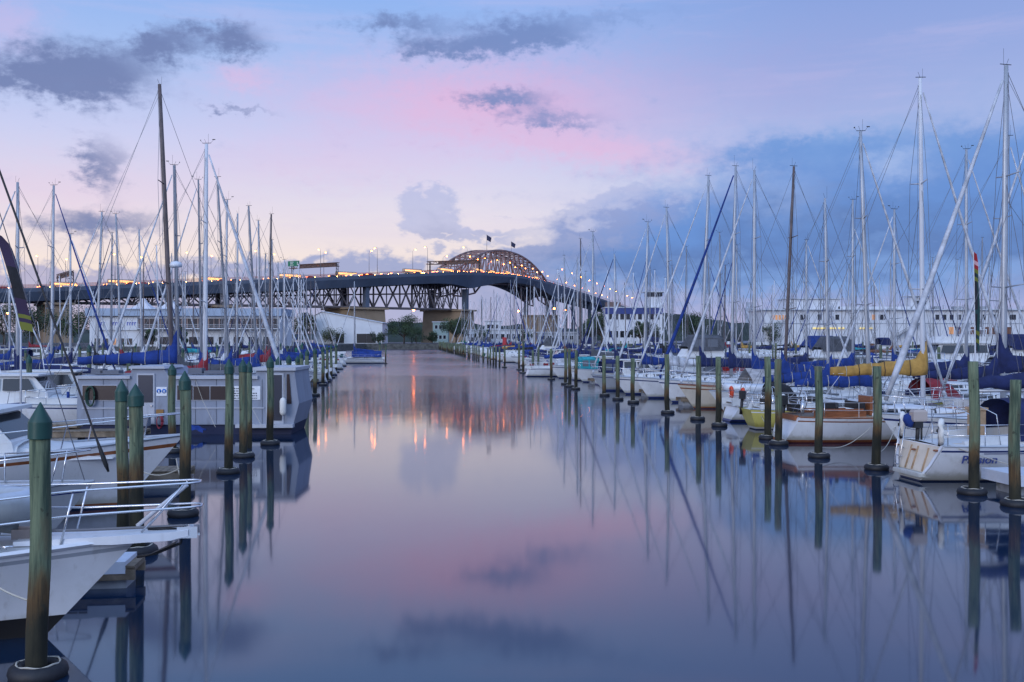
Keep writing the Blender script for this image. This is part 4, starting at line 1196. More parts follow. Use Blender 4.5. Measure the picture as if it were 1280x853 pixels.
    if arch:
        g = G(); g.path([(-.35 * L, -w, dz), (-.36 * L, -w * .9, dz + 1.9), (-.36 * L, w * .9, dz + 1.9), (-.35 * L, w, dz)], .04, 6); g.build('targa_arch', STEEL, r)
    if rail and detail:
        g = G(); ez = .55
        pts = [h.edge(1, t, ez, .05) for t in (.55, .68, .8, .92)] + [Vector((L / 2 + .1, .12, h.fb + ez)), Vector((L / 2 + .1, -.12, h.fb + ez))] + [h.edge(-1, t, ez, .05) for t in (.92, .8, .68, .55)]
        g.path(pts, .018, 5)
        for sg in (1, -1):
            for t in (.55, .68, .8, .92): g.tube(h.edge(sg, t, 0, .05), h.edge(sg, t + .01, ez, .05), .016, n=4)
        g.build('bow_rail', STEEL, r)
        g = G(); g.tube((-.1 * L, .3, top), (-.14 * L, .3, top + rnd.uniform(1.5, 3)), .014, n=3); g.build('antenna', HULLC['white'], hs)
    return r, h

# ------------------------------------------------------------------ piles
def pile_material():
    m = bpy.data.materials.new('weathered_pile_timber'); m.use_nodes = True
    nt = m.node_tree; b = nt.nodes['Principled BSDF']; b.inputs['Roughness'].default_value = .9
    tc = nt.nodes.new('ShaderNodeTexCoord'); oi = nt.nodes.new('ShaderNodeObjectInfo')
    sp = nt.nodes.new('ShaderNodeSeparateXYZ'); nt.links.new(tc.outputs['Object'], sp.inputs[0])
    z = X(nt, sp.outputs[2])
    off_ = combine(nt, X(nt, oi.outputs['Random']) * 37.0, X(nt, oi.outputs['Random']) * 11.0, X(nt, oi.outputs['Random']) * 5)
    va = nt.nodes.new('ShaderNodeVectorMath'); va.operation = 'ADD'; nt.links.new(tc.outputs['Object'], va.inputs[0]); nt.links.new(off_, va.inputs[1])
    mp = nt.nodes.new('ShaderNodeMapping'); mp.inputs['Scale'].default_value = (9, 9, .7); nt.links.new(va.outputs[0], mp.inputs[0])
    n1 = noise_tex(nt, mp.outputs[0], 1.2, 6, .65)
    mp2 = nt.nodes.new('ShaderNodeMapping'); mp2.inputs['Scale'].default_value = (3, 3, .9); nt.links.new(va.outputs[0], mp2.inputs[0])
    n2 = noise_tex(nt, mp2.outputs[0], 1.0, 5, .6)
    vor = noise_tex(nt, va.outputs[0], 7.0, 2, .5)
    green = mixc(nt, n1.smooth(.35, .65), (.04, .066, .045, 1), (.165, .205, .125, 1))
    green = mixc(nt, n2.smooth(.48, .66) * .6, green, (.15, .125, .07, 1))
    rust = mixc(nt, n1.smooth(.3, .7), (.055, .03, .014, 1), (.17, .10, .035, 1))
    slime = mixc(nt, n2.smooth(.3, .7), (.008, .009, .006, 1), (.035, .032, .018, 1))
    zz = z + (n2 - .5) * 1.1 + (n1 - .5) * .35 + (X(nt, oi.outputs['Random']) - .5) * .8 + .08
    c = mixc(nt, zz.smooth(1.15, 1.65), rust, green)
    c = mixc(nt, zz.smooth(.80, 1.25), slime, c)
    c = mixc(nt, (zz.smooth(.9, 1.1) * (n1 * 1.0).smooth(.5, .6) * (zz * -1.0).smooth(-1.6, -1.2)) * .7, c, (.02, .018, .012, 1))
    c = mixc(nt, (vor * 1.0).smooth(.66, .72) * .7, c, (.03, .03, .02, 1))
    nt.links.new(c.s, b.inputs['Base Color'])
    bp = nt.nodes.new('ShaderNodeBump'); bp.inputs['Strength'].default_value = .7; bp.inputs['Distance'].default_value = .03
    nt.links.new(n1.s, bp.inputs['Height']); nt.links.new(bp.outputs[0], b.inputs['Normal'])
    return m
m_pile = pile_material()
m_cap = mat('pile_cap_green', (.008, .058, .046), .45, var=.12, scale=4, dirt=(.05, .06, .05), dirt_amt=.3, dirt_scale=6)
m_ring = mat('rubber_ring', (.012, .012, .016), .6, var=.3, scale=3, bump=.2)
m_captop = mat('pile_top_timber', (.16, .15, .11), .9, var=.3, scale=8)
def make_pile(H, cap, ring, r0=.135, seed=0, n=14):
    rnd = random.Random(seed)
    r = empty('mooring_pile', (0, 0, 0))
    rings = []
    for k in range(12):
        z = -.9 + (H + .9) * k / 11; bx, by = .015 * math.sin(k * .9 + seed), .015 * math.cos(k * .7 + seed * 2)
        rings.append([(bx + r0 * (1.06 - .09 * k / 11) * (1 + .05 * math.sin(3 * a + seed) + rnd.uniform(-.025, .025)) * math.cos(a), by + r0 * (1.06 - .09 * k / 11) * (1 + .05 * math.sin(3 * a + seed)) * math.sin(a), z) for a in [2 * PI * i / n for i in range(n)]])
    g = G(); g.loft(rings, 0, True, True); g.build('post', m_pile, r)
    bx, by = .015 * math.sin(11 * .9 + seed), .015 * math.cos(11 * .7 + seed * 2)
    g = G()
    if cap: g.lathe([(r0 * 1.02, -.20), (r0 * 1.13, -.20), (r0 * 1.13, -.195), (r0 * 1.13, .0), (r0 * 1.13, .004), (r0 * 1.12, .01), (r0 * .10, .235), (.008, .245)], 20, c=(bx, by, H)); g.build('cap', m_cap, r)
    if ring:
        g = G(); c = (rnd.uniform(-.06, .06), rnd.uniform(-.06, .06), .06)
        g.torus(c, .27, .115, 24, 10); g.build('rubber_ring', m_ring, r)
        g = G(); pts = [(c[0] + .27 * math.cos(a), c[1] + .27 * math.sin(a), .17 + .012 * math.sin(5 * a)) for a in [2 * PI * i / 20 for i in range(21)]]
        g.path(pts, .014, 5); g.build('rope', ROPE, r)
    return r
PT = {}
def pile(x, y, H, cap, label, ring=True, lean=(0, 0), group='mooring piles along the channel', r=1.0):
    k = (cap, ring, random.randrange(4))
    if k not in PT: PT[k] = make_pile(3.1, cap, ring, seed=len(PT) + 1); o = PT[k]; 
    else: o = copy_tree(PT[k])
    o.location = (x, y, 0); o.rotation_euler = (lean[0], lean[1], random.uniform(0, 6)); o.scale = (r, r, H / 3.1)
    if ring:
        for c in o.children:
            if c.name.startswith('rubber') or c.name.startswith('rope'): c.scale = (1, 1, 3.1 / H)
    tag(o, label, 'pile', group)
    return o
# ------------------------------------------------------------------ berths
def xr(Y): return 14.9 - .116 * Y
def xl(Y): return -4.3 - .135 * Y
m_plank = mat('dock_planks', (.20, .155, .11), .9, var=.35, scale=2.5, bump=.4)
m_float = mat('pontoon_float', (.30, .31, .33), .85, var=.2, scale=1.5, dirt=(.05, .06, .04), dirt_amt=.8, dirt_scale=2)
m_fw = mat('dock_corner_white', (.60, .63, .70), .6, var=.06)

def finger(x0, x1, y, label, w=1.1, z=.46, corner=False, ang=AX, group='finger pontoons between the berths', yaw=True):
    r = empty('finger_pontoon', (x0, y, 0), ang); tag(r, label, 'pontoon', group)
    L = x1 - x0
    g = G(); n = max(2, int(abs(L) / .16))
    g.box((L / 2, 0, z - .03), (abs(L), w, .05))
    for i in range(min(n, 70)): g.box((L * (i + .5) / min(n, 70), 0, z + .012), (abs(L) / min(n, 70) - .018, w + .06, .03))
    g.build('planking', m_plank, r)
    for sg in (-1, 1):
        g = G(); g.box((L / 2, sg * w / 2, z - .13), (abs(L), .07, .16)); g.build('side_beam', m_plank, r)
    k = .8
    while k < abs(L):
        g = G(); g.box((k * (1 if L > 0 else -1), 0, z - .42), (1.3, w * .9, .6)); g.build('float', m_float, r); k += 2.4 if label.find('far') < 0 else 4.8
    if corner:
        g = G(); g.box(((.65 if L > 0 else -.45), 0, z + (-.03 if L > 0 else .0)), (1.5 if L > 0 else .6, w + (.5 if L > 0 else .1), .3 if L > 0 else .2)); g.box((1.9 if L > 0 else -1.3, 0, z + (.0 if L > 0 else .05)), (1.2, w + .05, .14)); g.build('corner_cap', m_fw, r)
    return r

def walkway(fn, off_, y0, y1, label, w=2.4):
    g = G()
    a = Vector((fn(y0) + off_, y0)); b = Vector((fn(y1) + off_, y1)); d = (b - a); L = d.length; an = math.atan2(d.y, d.x)
    r = empty('pontoon_walkway', (a.x, a.y, 0), an); tag(r, label, 'walkway')
    g.box((L / 2, 0, .50), (L, w, .06)); 
    for sg in (-1, 1): g.box((L / 2, sg * w / 2, .40), (L, .08, .2))
    g.build('planking', m_plank, r)
    g = G(); k = 1.5
    while k < L: g.box((k, 0, .05), (2.2, w * .92, .66)); k += 3.2
    g.box((L / 2, 0, .28), (L, w * .5, .2)); g.build('float', m_float, r)
walkway(xr, 15.4, 18, 345, 'long timber pontoon walkway behind the first row of boats on the right')
walkway(xl, -15.4, 14, 226, 'long timber pontoon walkway behind the first row of boats on the left')
walkway(xr, 62, 95, 283, 'distant pontoon walkway in the middle of the right hand berths')
walkway(xl, -61, 100, 224, 'distant pontoon walkway in the middle of the left hand berths')

# ---- mooring piles, channel side
RP = [(1268, 475, 632), (1218, 452, 618), (1096, 458, 587), (1024, 458, 572), (973, 449, 556), (960, 446, 549), (898, 446, 533), (873, 445, 525), (834, 443, 517), (791, 448, 504), (772, 445, 500), (755, 444, 495),
      (720, 438, 487), (712, 436, 484), (707, 436, 481), (689, 436, 475), (673, 434, 466), (666, 438, 471), (654, 427, 467), (649, 430, 463), (631, 426, 460)]
words_r = ['nearest pile on the right, cut off by nothing but close to the photo edge', 'pile in front of the navy hooded yacht', 'pile left of the navy hooded yacht with rope looped to its ring', 'pile in front of the white yacht with brown trim',
           'right one of the close pair by the yellow boat', 'left one of the close pair by the yellow boat', 'pile left of the orange lifebuoys', 'pile in front of the pale boom tent yacht', 'pile at the bow with the blue furled headsail',
           'rightmost of three piles before the white bows', 'middle of three piles before the white bows', 'leftmost of three piles before the white bows', 'green pile, rightmost of a close three', 'middle of a close three piles', 'leftmost of a close three piles',
           'thick pile by the small white launch stern', 'pile beside the orange lifebuoy of a far boat', 'short grey pile left of the small white launch', 'right one of a far close pair', 'left one of a far close pair', 'pile with red box on its top']
for (px, yt, yb), w in zip(RP, words_r):
    Y = 5225.0 / (yb - 422); b = P(px, 422, Y); H = EYE - (yt - 422) / F * Y
    if w.startswith('nearest'): w = 'nearest pile on the right, beside the photo edge'
    o = pile(b.x, Y, H, False, 'weathered mooring pile, ' + w, ring=True, lean=(random.uniform(-.006, .006), random.uniform(-.008, .008)))
    if 'red box' in w:
        g = G(); g.box((0, 0, 3.0), (.5, .4, .75)); g.box((0, 0, 3.42), (.56, .46, .08)); q = g.build('marker_box', mat('marker_red', (.4, .02, .03), .6), o)
LP = [(47, 506, 845, .92), (154, 476, 680, .88), (172, 481, 692, 1.0), (215, 455, 566, 1.0), (232, 465, 645, .95), (286, 450, 592, .95), (304, 450, 572, 1.0), (311, 452, 560, .85), (338, 446, 556, 1), (348, 446, 528, 1), (361, 444, 520, 1),
      (372, 445, 507, 1), (377, 440, 505, .9), (384, 437, 500, 1), (394, 435, 495, 1.05), (404, 434, 482, 1.05), (409, 432, 478, 1), (414, 431, 473, 1), (420, 430, 466, 1.1), (475, 428, 454, 1.1), (482, 430, 455, .8)]
words_l = ['nearest and largest, in the bottom left corner', 'slimmer left one of the pair at the sprit of the near launch', 'thicker right one of the pair at the sprit of the near launch', 'brown stained one before the houseboat door', 'one at the bow of the brown striped launch',
           'leftmost of a close three before the houseboat', 'middle of a close three before the houseboat', 'dark right one of a close three before the houseboat', 'one before the end door of the houseboat', 'short one behind the end of the houseboat roof', 'second behind the end of the houseboat roof',
           'first past the slanting houseboat end', 'one close behind the first past the houseboat end', 'third past the houseboat end', 'thick fourth one past the houseboat end', 'fifth one past the houseboat end', 'sixth one past the houseboat end', 'seventh one past the houseboat end', 'last of the dense left line', 'thick one right of the blue covered far boat', 'thin one right of the blue covered far boat']
for (px, yt, yb, rr), w in zip(LP, words_l):
    Y = 5225.0 / (yb - 422); b = P(px, 422, Y); H = EYE - (yt - 422) / F * Y - .22
    pile(b.x, Y, H, True, 'green capped pile, ' + w, ring=not (100 < px < 160 or px == 311), lean=(random.uniform(-.01, .01), random.uniform(-.012, .012)), r=rr)

rnd = random.Random(5)
Y = 142.0
while Y < 346:
    pile(xr(Y) - .2, Y, rnd.uniform(2.5, 3.0), False, 'slim far mooring pile in the line down the right side of the channel', ring=False)
    Y += rnd.choice((4.2, 4.6, 5.0, 8.6))
for fn, o, y0, y1, cap, lab in ((xr, 30.5, 48, 275, False, 'mooring pile in the second line of the right hand berths'), (xr, 46, 75, 270, False, 'mooring pile in the third line of the right hand berths'),
                                (xr, 77, 130, 270, False, 'mooring pile in the fourth line of the right hand berths'), (xl, -30.5, 60, 215, True, 'green capped pile in the second line of the left hand berths'), (xl, -46, 85, 215, True, 'green capped pile in the third line of the left hand berths'),
                                (xl, -8, 126, 165, True, 'green capped pile between the last left hand berths'), (xl, -13.2, 50, 160, True, 'green capped pile along the left walkway')):
    Y = y0
    while Y < y1:
        x = fn(Y) + o
        if -30 < PX(x, Y) < 1310: pile(x, Y, rnd.uniform(2.8, 3.6), cap, lab, ring=False, group='piles among the back berths')
        Y += rnd.uniform(8, 10.5)

# ---- boats placed one by one, right side
def mast_at(px, ytop, Y): return ((px - 640) / F * Y, EYE + (422 - ytop) / F * Y)
def ya(px, ytop, Y, bow, pxt=None, **k):
    x, H = mast_at(px, ytop, Y)
    lean = 0.0
    if pxt is not None:
        lean = (pxt - px) / F * Y * (-1 if bow == 'L' else 1)
    return yacht(x, Y, bow, H, lean=lean, **k)
ya(1254, 82, 36.4, 'L', pxt=1258, L=11.6, cover='navy', jib='white', hull='white', jr=.10, mr=.125, label='tall white yacht, thick furled white headsail and navy boom cover, behind the navy hooded yacht', hood='navy', boomz=3.0, jibthick=1.25, cabin_h=.45)
ya(1154, 98, 41.0, 'R', pxt=1150, L=10.6, cover='tan', jib='white', hull='white', stripe='brown', anti='red', wood=True, label='white classic yacht with brown varnished trim, red bottom and tan boom cover', mast=ALUW, mr=.11, cabin_h=.38, boomz=2.75, buoys=((1, 'white'),))
ya(1087, 165, 46.4, 'R', pxt=1075, L=9.6, cover='blue', jib='white', hull='yellow', stripe='white', label='yellow hulled yacht berthed stern to the channel by a close pair of piles', mr=.11, transom=.5, rs=-.4, cabin_h=.36, hood=None)
ya(1036, 248, 50.6, 'R', pxt=1031, L=9.2, cover='blue', jib=None, hull='white', label='small white yacht with two orange lifebuoys on its stern rail and black hood', buoys=((1, 'orange'), (-1, 'orange')), hood='black', mr=.09)
ya(980, 208, 54.6, 'L', pxt=993, L=10.4, cover='blue', jib=None, hull='white', mast=ALUD, stripe='navy', label='white yacht with brown wooden mast and blue boom cover', mr=.10, dinghy='yacht with the brown mast')
ya(943, 213, 59.0, 'L', L=11.4, cover='blue', jib='white', hull='cream', stripe='brown', tent='pale', label='cream yacht with rust brown toe rail and pale boom tent', mr=.105)
ya(914, 208, 64.5, 'L', pxt=920, L=12.0, cover='navy', jib='blue', hull='white', stripe='navy', label='white yacht with long blue furled headsail sloping down to the channel', mr=.11, jr=.10, jibthick=1.2)
ya(877, 220, 69.0, 'L', pxt=886, L=11.6, cover='navy', jib='white', hull='white', label='white yacht with furled white headsail, next left of the one with the blue headsail', mr=.11)
ya(838, 260, 73.6, 'L', pxt=833, L=10.6, cover='white', jib='white', hull='white', hood='grey', label='white yacht with grey hood and white furled headsail behind three close piles', mr=.10)
ya(805, 278, 78.4, 'L', pxt=810, L=10.4, cover='blue', jib='white', hull='grey', label='pale grey yacht with white furled headsail and blue cover left of the grey hooded one', mr=.10)
launch(xr(83) + 9.5, 83, 'L', L=10.5, fly=True, canopy='grey', label='white launch with tall grey canopied flybridge among the right hand masts', group=None)
launch(xr(88) + 6.5, 88, 'R', L=7.5, canopy='navy', label='small white launch with navy canopy and stern to the channel on the right')
ya(770, 318, 93, 'L', L=10, cover='navy', jib='navy', label='white yacht with very dark furled headsail, below the right end of the bridge', pxt=768)
launch(xr(97.5) + 6.5, 97.5, 'R', L=8.2, canopy='teal', label='small white launch with bright teal cover on the right of the channel')
ya(741, 290, 102, 'L', L=11.0, cover='grey', jib='white', label='white yacht with the tallest mast left of the blue banded building', tent='grey', detail=1)
ya(722, 322, 107, 'R', L=9.6, cover='blue', jib='white', label='white yacht with blue cover, next left of the grey tented one', detail=1)
launch(xr(112) + 5.8, 112, 'R', L=7.4, canopy='white', label='small white cabin launch beside an orange lifebuoy on the right', detail=1)
launch(xr(116) + 5.0, 116.5, 'R', L=5.8, hull='red', canopy=None, label='little red hulled launch low in the water on the right', detail=1, house_h=.9)

# second row right, behind the walkway
ya(1208, 187, 58, 'R', L=12.0, cover='navy', jib='white', label='white second row yacht, mast with wide spreaders just left of the tallest right mast', mr=.11, radar=False)
ya(1245, 170, 49, 'R', L=11.5, cover='navy', jib='white', hull='white', hood='red', label='white yacht with red hood at the right edge behind the navy hooded yacht', mr=.1, pxt=1262)
ya(1302, 120, 45, 'L', L=12.0, cover='navy', jib='white', label='yacht mostly out of frame at the right, its furled headsail sloping in')
ya(1066, 250, 72, 'R', L=10.6, cover='blue', jib='white', label='white yacht in the second right hand row with blue cover behind the yellow boat', detail=1)
ya(1118, 262, 66, 'L', L=10.6, cover='blue', jib='white', label='white yacht in the second right hand row behind the tan boom cover', detail=1)
ya(1008, 300, 82, 'R', L=10.0, cover='navy', jib='white', label='white yacht with dark cover in the second row right of the brown mast', detail=1)
launch(P(1185, 0, 100).x, 100, 'L', L=15, fly=True, canopy=None, arch=True, label='largest white motor yacht with flybridge in front of the terminal', detail=2, house_h=1.9)
launch(P(1075, 0, 92).x, 92, 'R', L=9.5, hull='white', stripe='red', canopy=None, label='white launch with a red stripe in front of the terminal', detail=1)
launch(P(1010, 0, 98).x, 98, 'L', L=10, fly=True, label='white flybridge launch between the masts left of the terminal stair', detail=1, canopy='blue')
launch(P(1120, 0, 78).x, 78, 'L', L=9.5, canopy='white', arch=True, label='white launch with arch behind the tan boom cover', detail=1)
launch(P(1262, 0, 84).x, 84, 'L', L=11, fly=True, canopy='navy', label='white flybridge launch with navy canopy at the right edge', detail=1)

# ---- boats placed one by one, left side
ya(217, 106, 47.5, 'R', pxt=200, L=11.6, cover='blue', jib=None, mast=ALUD, hull='white', label='white yacht with dark leaning tallest left mast and blue boom cover behind the houseboat', mr=.12, boomz=3.05, radar=True, tall=1.15)
ya(256, 180, 53.0, 'R', pxt=258, L=10.8, cover='red', jib='white', hull='white', label='white yacht with red boom cover and thick white furled headsail sloping right over the houseboat', mr=.125, jr=.10, jibthick=1.3, mast=ALUW)
ya(223, 207, 58.0, 'L', pxt=218, L=11.2, cover='grey', jib='white', hull='white', label='white yacht with grey boom cover and furled headsail sloping left behind the dark leaning mast', mr=.12, mast=ALUG)
ya(287, 222, 63.5, 'R', pxt=272, L=10.6, cover='blue', jib=None, mast=ALUG, label='white yacht with blue cover and mast leaning left behind the thick headsail', mr=.085)
ya(252, 225, 68.5, 'L', pxt=248, L=10.6, cover='blue', jib='white', mast=ALUG, label='white yacht just behind the white mast left of centre', mr=.08)
ya(281, 250, 73, 'R', pxt=284, L=10.2, cover='white', jib=None, hull='pale blue', label='pale blue yacht with white cover left of the masts crowd', mr=.09)
ya(322, 258, 77.4, 'R', pxt=311, L=10.4, cover='blue', jib=None, mast=ALUG, label='white yacht whose mast leans left over the long sloping headsail', mr=.10)
ya(296, 267, 82, 'R', pxt=297, L=10.2, cover='navy', jib=None, label='white yacht with navy cover behind the sloping headsail', mr=.095, detail=1)
ya(336, 268, 86.5, 'R', pxt=339, L=10.4, cover='red', jib=None, mast=ALUD, label='white yacht with dark topped mast and dark red cover right of the left hand crowd', mr=.10, detail=1)
ya(326, 276, 91, 'L', pxt=323, L=10.2, cover='blue', jib='white', label='white yacht with blue cover behind the dark topped mast', detail=1)
for i, (px, yt, Yb) in enumerate(((352, 300, 97), (381, 318, 103), (397, 325, 110), (404, 328, 116), (411, 338, 123), (419, 330, 130), (428, 338, 137), (436, 346, 144), (443, 350, 151))):
    bw = 'LRLRRLRLR'[i]
    cv = ('blue', 'red', 'blue', 'navy', 'white', 'blue', 'navy', 'blue', 'green')[i]
    X0 = xl(Yb) - 7.0 + (1 if bw == 'L' else -.3)
    yacht(X0, Yb, bw, EYE + (422 - yt) / F * Yb, L=9.8, cover=cv, jib='white', detail=1, label='white yacht with %s cover, number %s back in the dense mast cluster' % (cv, ('one', 'two', 'three', 'four', 'five', 'six', 'seven', 'eight', 'nine')[i]), group='yachts in the cluster left of the channel', mr=.085, mast=[ALU, ALUG, ALUW][i % 3])
yacht(P(443, 0, 160).x, 160, 'L', 13.2, L=8.2, cover='blue', jib='white', hull='white', tent='blue', label='white boat with deep blue cover lying alone at the end of the left berths', detail=1, stripe='navy')

# second row left
launch(-28.5, 62.5, 'R', L=9.5, canopy='navy', label='white launch with navy cockpit canopy at the far left', clears=1)
ya(22, 228, 56.5, 'L', L=11.0, cover='navy', jib='white', label='white yacht with navy cover, leftmost tall mast', mr=.11)
ya(64, 232, 68, 'R', pxt=67, L=10.8, cover='blue', jib='blue', label='white yacht with blue furled headsail sloping left at the far left', mr=.11)
ya(88, 293, 80, 'R', L=10.0, cover='navy', jib='white', label='white yacht with navy cover and middle height mast at the far left', detail=1)
ya(120, 265, 76, 'L', pxt=127, L=10.6, cover='black', jib='white', label='white yacht with black cover in front of the pavilion', mr=.10)
ya(152, 268, 84, 'L', pxt=145, L=10.6, cover='red', jib='white', label='white yacht with dark red cover in front of the pavilion', mr=.10, detail=1)
ya(178, 287, 90, 'R', pxt=174, L=10.4, cover='white', jib='white', label='white yacht with white cover in front of the pavilion tents', detail=1)
ya(12, 345, 100, 'R', L=9.5, cover='blue', jib='white', label='white yacht with blue cover and short mast at the far left edge', detail=1)
launch(P(70, 0, 53).x, 53.5, 'R', L=9.0, canopy='pale', label='white sports launch with pale canopy left of the houseboat', arch=True)
launch(P(25, 0, 47).x, 47.0, 'R', L=9.4, canopy='navy', label='white launch with dark navy canopy at the left edge behind the timber pontoon', arch=True)

# ---- many more boats filling the berths
LM_R = [(660, 'under the bridge opening'), (700, 'under the right end of the arch'), (760, 'left of the blue banded building'), (830, 'before the blue banded building'), (900, 'right of the blue banded building'), (955, 'left of the terminal'),
        (1060, 'before the terminal left end'), (1150, 'before the terminal middle'), (1230, 'before the terminal right part'), (1400, 'at the right edge')]
LM_L = [(60, 'at the left edge'), (112, 'left of the pavilion'), (180, 'before the left half of the pavilion'), (245, 'before the tents of the pavilion'), (300, 'right of the pavilion'), (360, 'before the approach truss'), (420, 'left of the workshop'), (500, 'by the workshop')]
def lm(px, t):
    for a, w in t:
        if px < a: return w
    return t[-1][1]
rb = random.Random(77)
HULLW = ['white'] * 16 + ['pale blue', 'grey', 'cream', 'navy', 'green', 'red']
COVW = ['blue'] * 8 + ['navy'] * 9 + ['black'] * 2 + ['white', 'grey', 'red', 'tan', 'teal', 'green', 'black', 'brown']
hand_used = {'RB': [(P(1208, 0, 58).x, 58), (27, 49), (26, 45), (24.6, 72), (25.3, 66), (24, 82)], }
def fill(fn, o, y0, y1, rowname, tbl, step=4.75, pm=.24, skip=(), ymaxfor=None, lmin=9, lmax=11.2, prob=1.0, dirs='LR'):
    Y = y0
    while Y < y1:
        st = step * rb.uniform(.92, 1.15)
        x = fn(Y) + o
        L = rb.uniform(lmin, lmax); px = PX(x, Y)
        ok = -60 < px < 1320 and all(abs(Y - s) > 3.6 for s in skip) and rb.random() < prob
        bow = rb.choice(dirs); hc = rb.choice(HULLW); cv = rb.choice(COVW)
        if ok:
            if rb.random() < pm:
                fl = rb.random() < .4; cn = rb.choice(['navy', 'blue', 'black', 'grey', 'navy', None])
                launch(x, Y, bow, L=L * .92, hull=hc if hc in ('white', 'cream', 'navy') else 'white', fly=fl, canopy=cn, detail=1 if Y < 150 else 0, arch=rb.random() < .3,
                       label='%s %s launch%s, %s, %s' % ('far' if Y > 120 else 'middling', hc if hc in ('white', 'cream', 'navy') else 'white', ' with flybridge' if fl else ((' with %s canopy' % cn) if cn else ''), rowname, lm(px, tbl)),
                       group='launches of the ' + rowname)
            else:
                H = rb.uniform(12.2, 16.2) if Y < 200 else rb.uniform(12.0, 16.5)
                jb = rb.choice(['white', 'white', 'pale', 'blue', 'navy', None, None])
                yacht(x + (-1 if bow == 'L' else 1) * .09 * L, Y, bow, H, L=L, cover=cv, jib=jb, hull=hc, detail=1 if Y < 165 else 0, spread=rb.choice((1, 2)), lean=rb.uniform(-.35, .2),
                      mast=rb.choice([ALU, ALU, ALUG, ALUW, ALUG, ALUD]), mr=rb.uniform(.07, .10) if Y < 165 else rb.uniform(.07, .095), hood=rb.choice([None, 'navy', 'blue', 'grey']) if Y < 165 else None,
                      label='%s %s yacht, %s cover, %s, %s' % ('far' if Y > 120 else 'middling', hc, cv, rowname, lm(px, tbl)), group='yachts of the ' + rowname, yaw=rb.uniform(-.03, .03))
        Y += st
fill(xr, 8.3, 121, 345, 'first right row', LM_R, pm=.14)
fill(xr, 22.6, 88, 342, 'second right row', LM_R, pm=.22, skip=(92, 98, 100))
fill(xr, 54, 104, 280, 'third right row', LM_R, pm=.3, step=5.0, skip=(100,))
fill(xr, 69.5, 132, 280, 'fourth right row', LM_R, pm=.3, step=5.6)
fill(xr, 100, 185, 278, 'fifth right row', LM_R, pm=.15, step=6.5)
fill(xl, -22.6, 96, 224, 'second left row', LM_L, pm=.22, step=7.4)
fill(xl, -54, 112, 222, 'third left row', LM_L, pm=.28, step=8.4)
fill(xl, -69, 148, 220, 'fourth left row', LM_L, pm=.2, step=10.5)
fill(xl, -7.6, 172, 205, 'last left berths', LM_L, pm=.1, step=7)

# fingers
Yf = 27.2
finger(13.25, 24.6, 26.9, 'finger pontoon with white capped corner in front of the navy hooded yacht', corner=True)
for Yf in (33.6, 43.8, 52.6, 61.8, 71.3, 80.9, 90.5, 100, 109.5, 119):
    finger(xr(Yf) + 2.6, xr(Yf) + 14.0, Yf, 'timber finger pontoon between right hand berths, %s' % ('before the thick furled headsail yacht' if Yf < 40 else 'between the brown trimmed and yellow yachts' if Yf < 50 else 'at middle distance' if Yf < 85 else 'far down the channel'))
for Yf in (18.0,): finger(-6.35, -19, 17.0, 'timber finger pontoon with white corner block beside the near launch', corner=True, w=.7, z=.36)
for Yf in (28.3, 40.2, 50.4, 60.8, 70.8, 79.8, 89, 100, 113, 127, 141):
    finger(xl(Yf) - 1.0 - (4 if 36 < Yf < 42 else 0), xl(Yf) - 14.0, Yf, 'timber finger pontoon between left hand berths, %s' % ('before the houseboat' if 36 < Yf < 42 else 'by the brown striped launch' if Yf < 36 else 'just behind the houseboat' if Yf < 62 else 'far down the channel'))
# ------------------------------------------------------------------ the near boats
def text_mesh(body, size, m, parent, loc, rot, shear=0.0, bold=0.0, name='lettering', sx=1.0):
    cu = bpy.data.curves.new('lettering', 'FONT'); cu.body = body; cu.size = size; cu.shear = shear; cu.offset = bold; cu.extrude = .004
    o = bpy.data.objects.new('tmp', cu); COL.objects.link(o)
    bpy.context.view_layer.update()
    me = bpy.data.meshes.new_from_object(o.evaluated_get(bpy.context.evaluated_depsgraph_get()))
    bpy.data.objects.remove(o); me.materials.clear(); me.materials.append(m)
    q = bpy.data.objects.new(name, me); COL.objects.link(q); q.parent = parent; q.location = loc; q.rotation_euler = rot; q.scale = (sx, 1, 1)
    return q

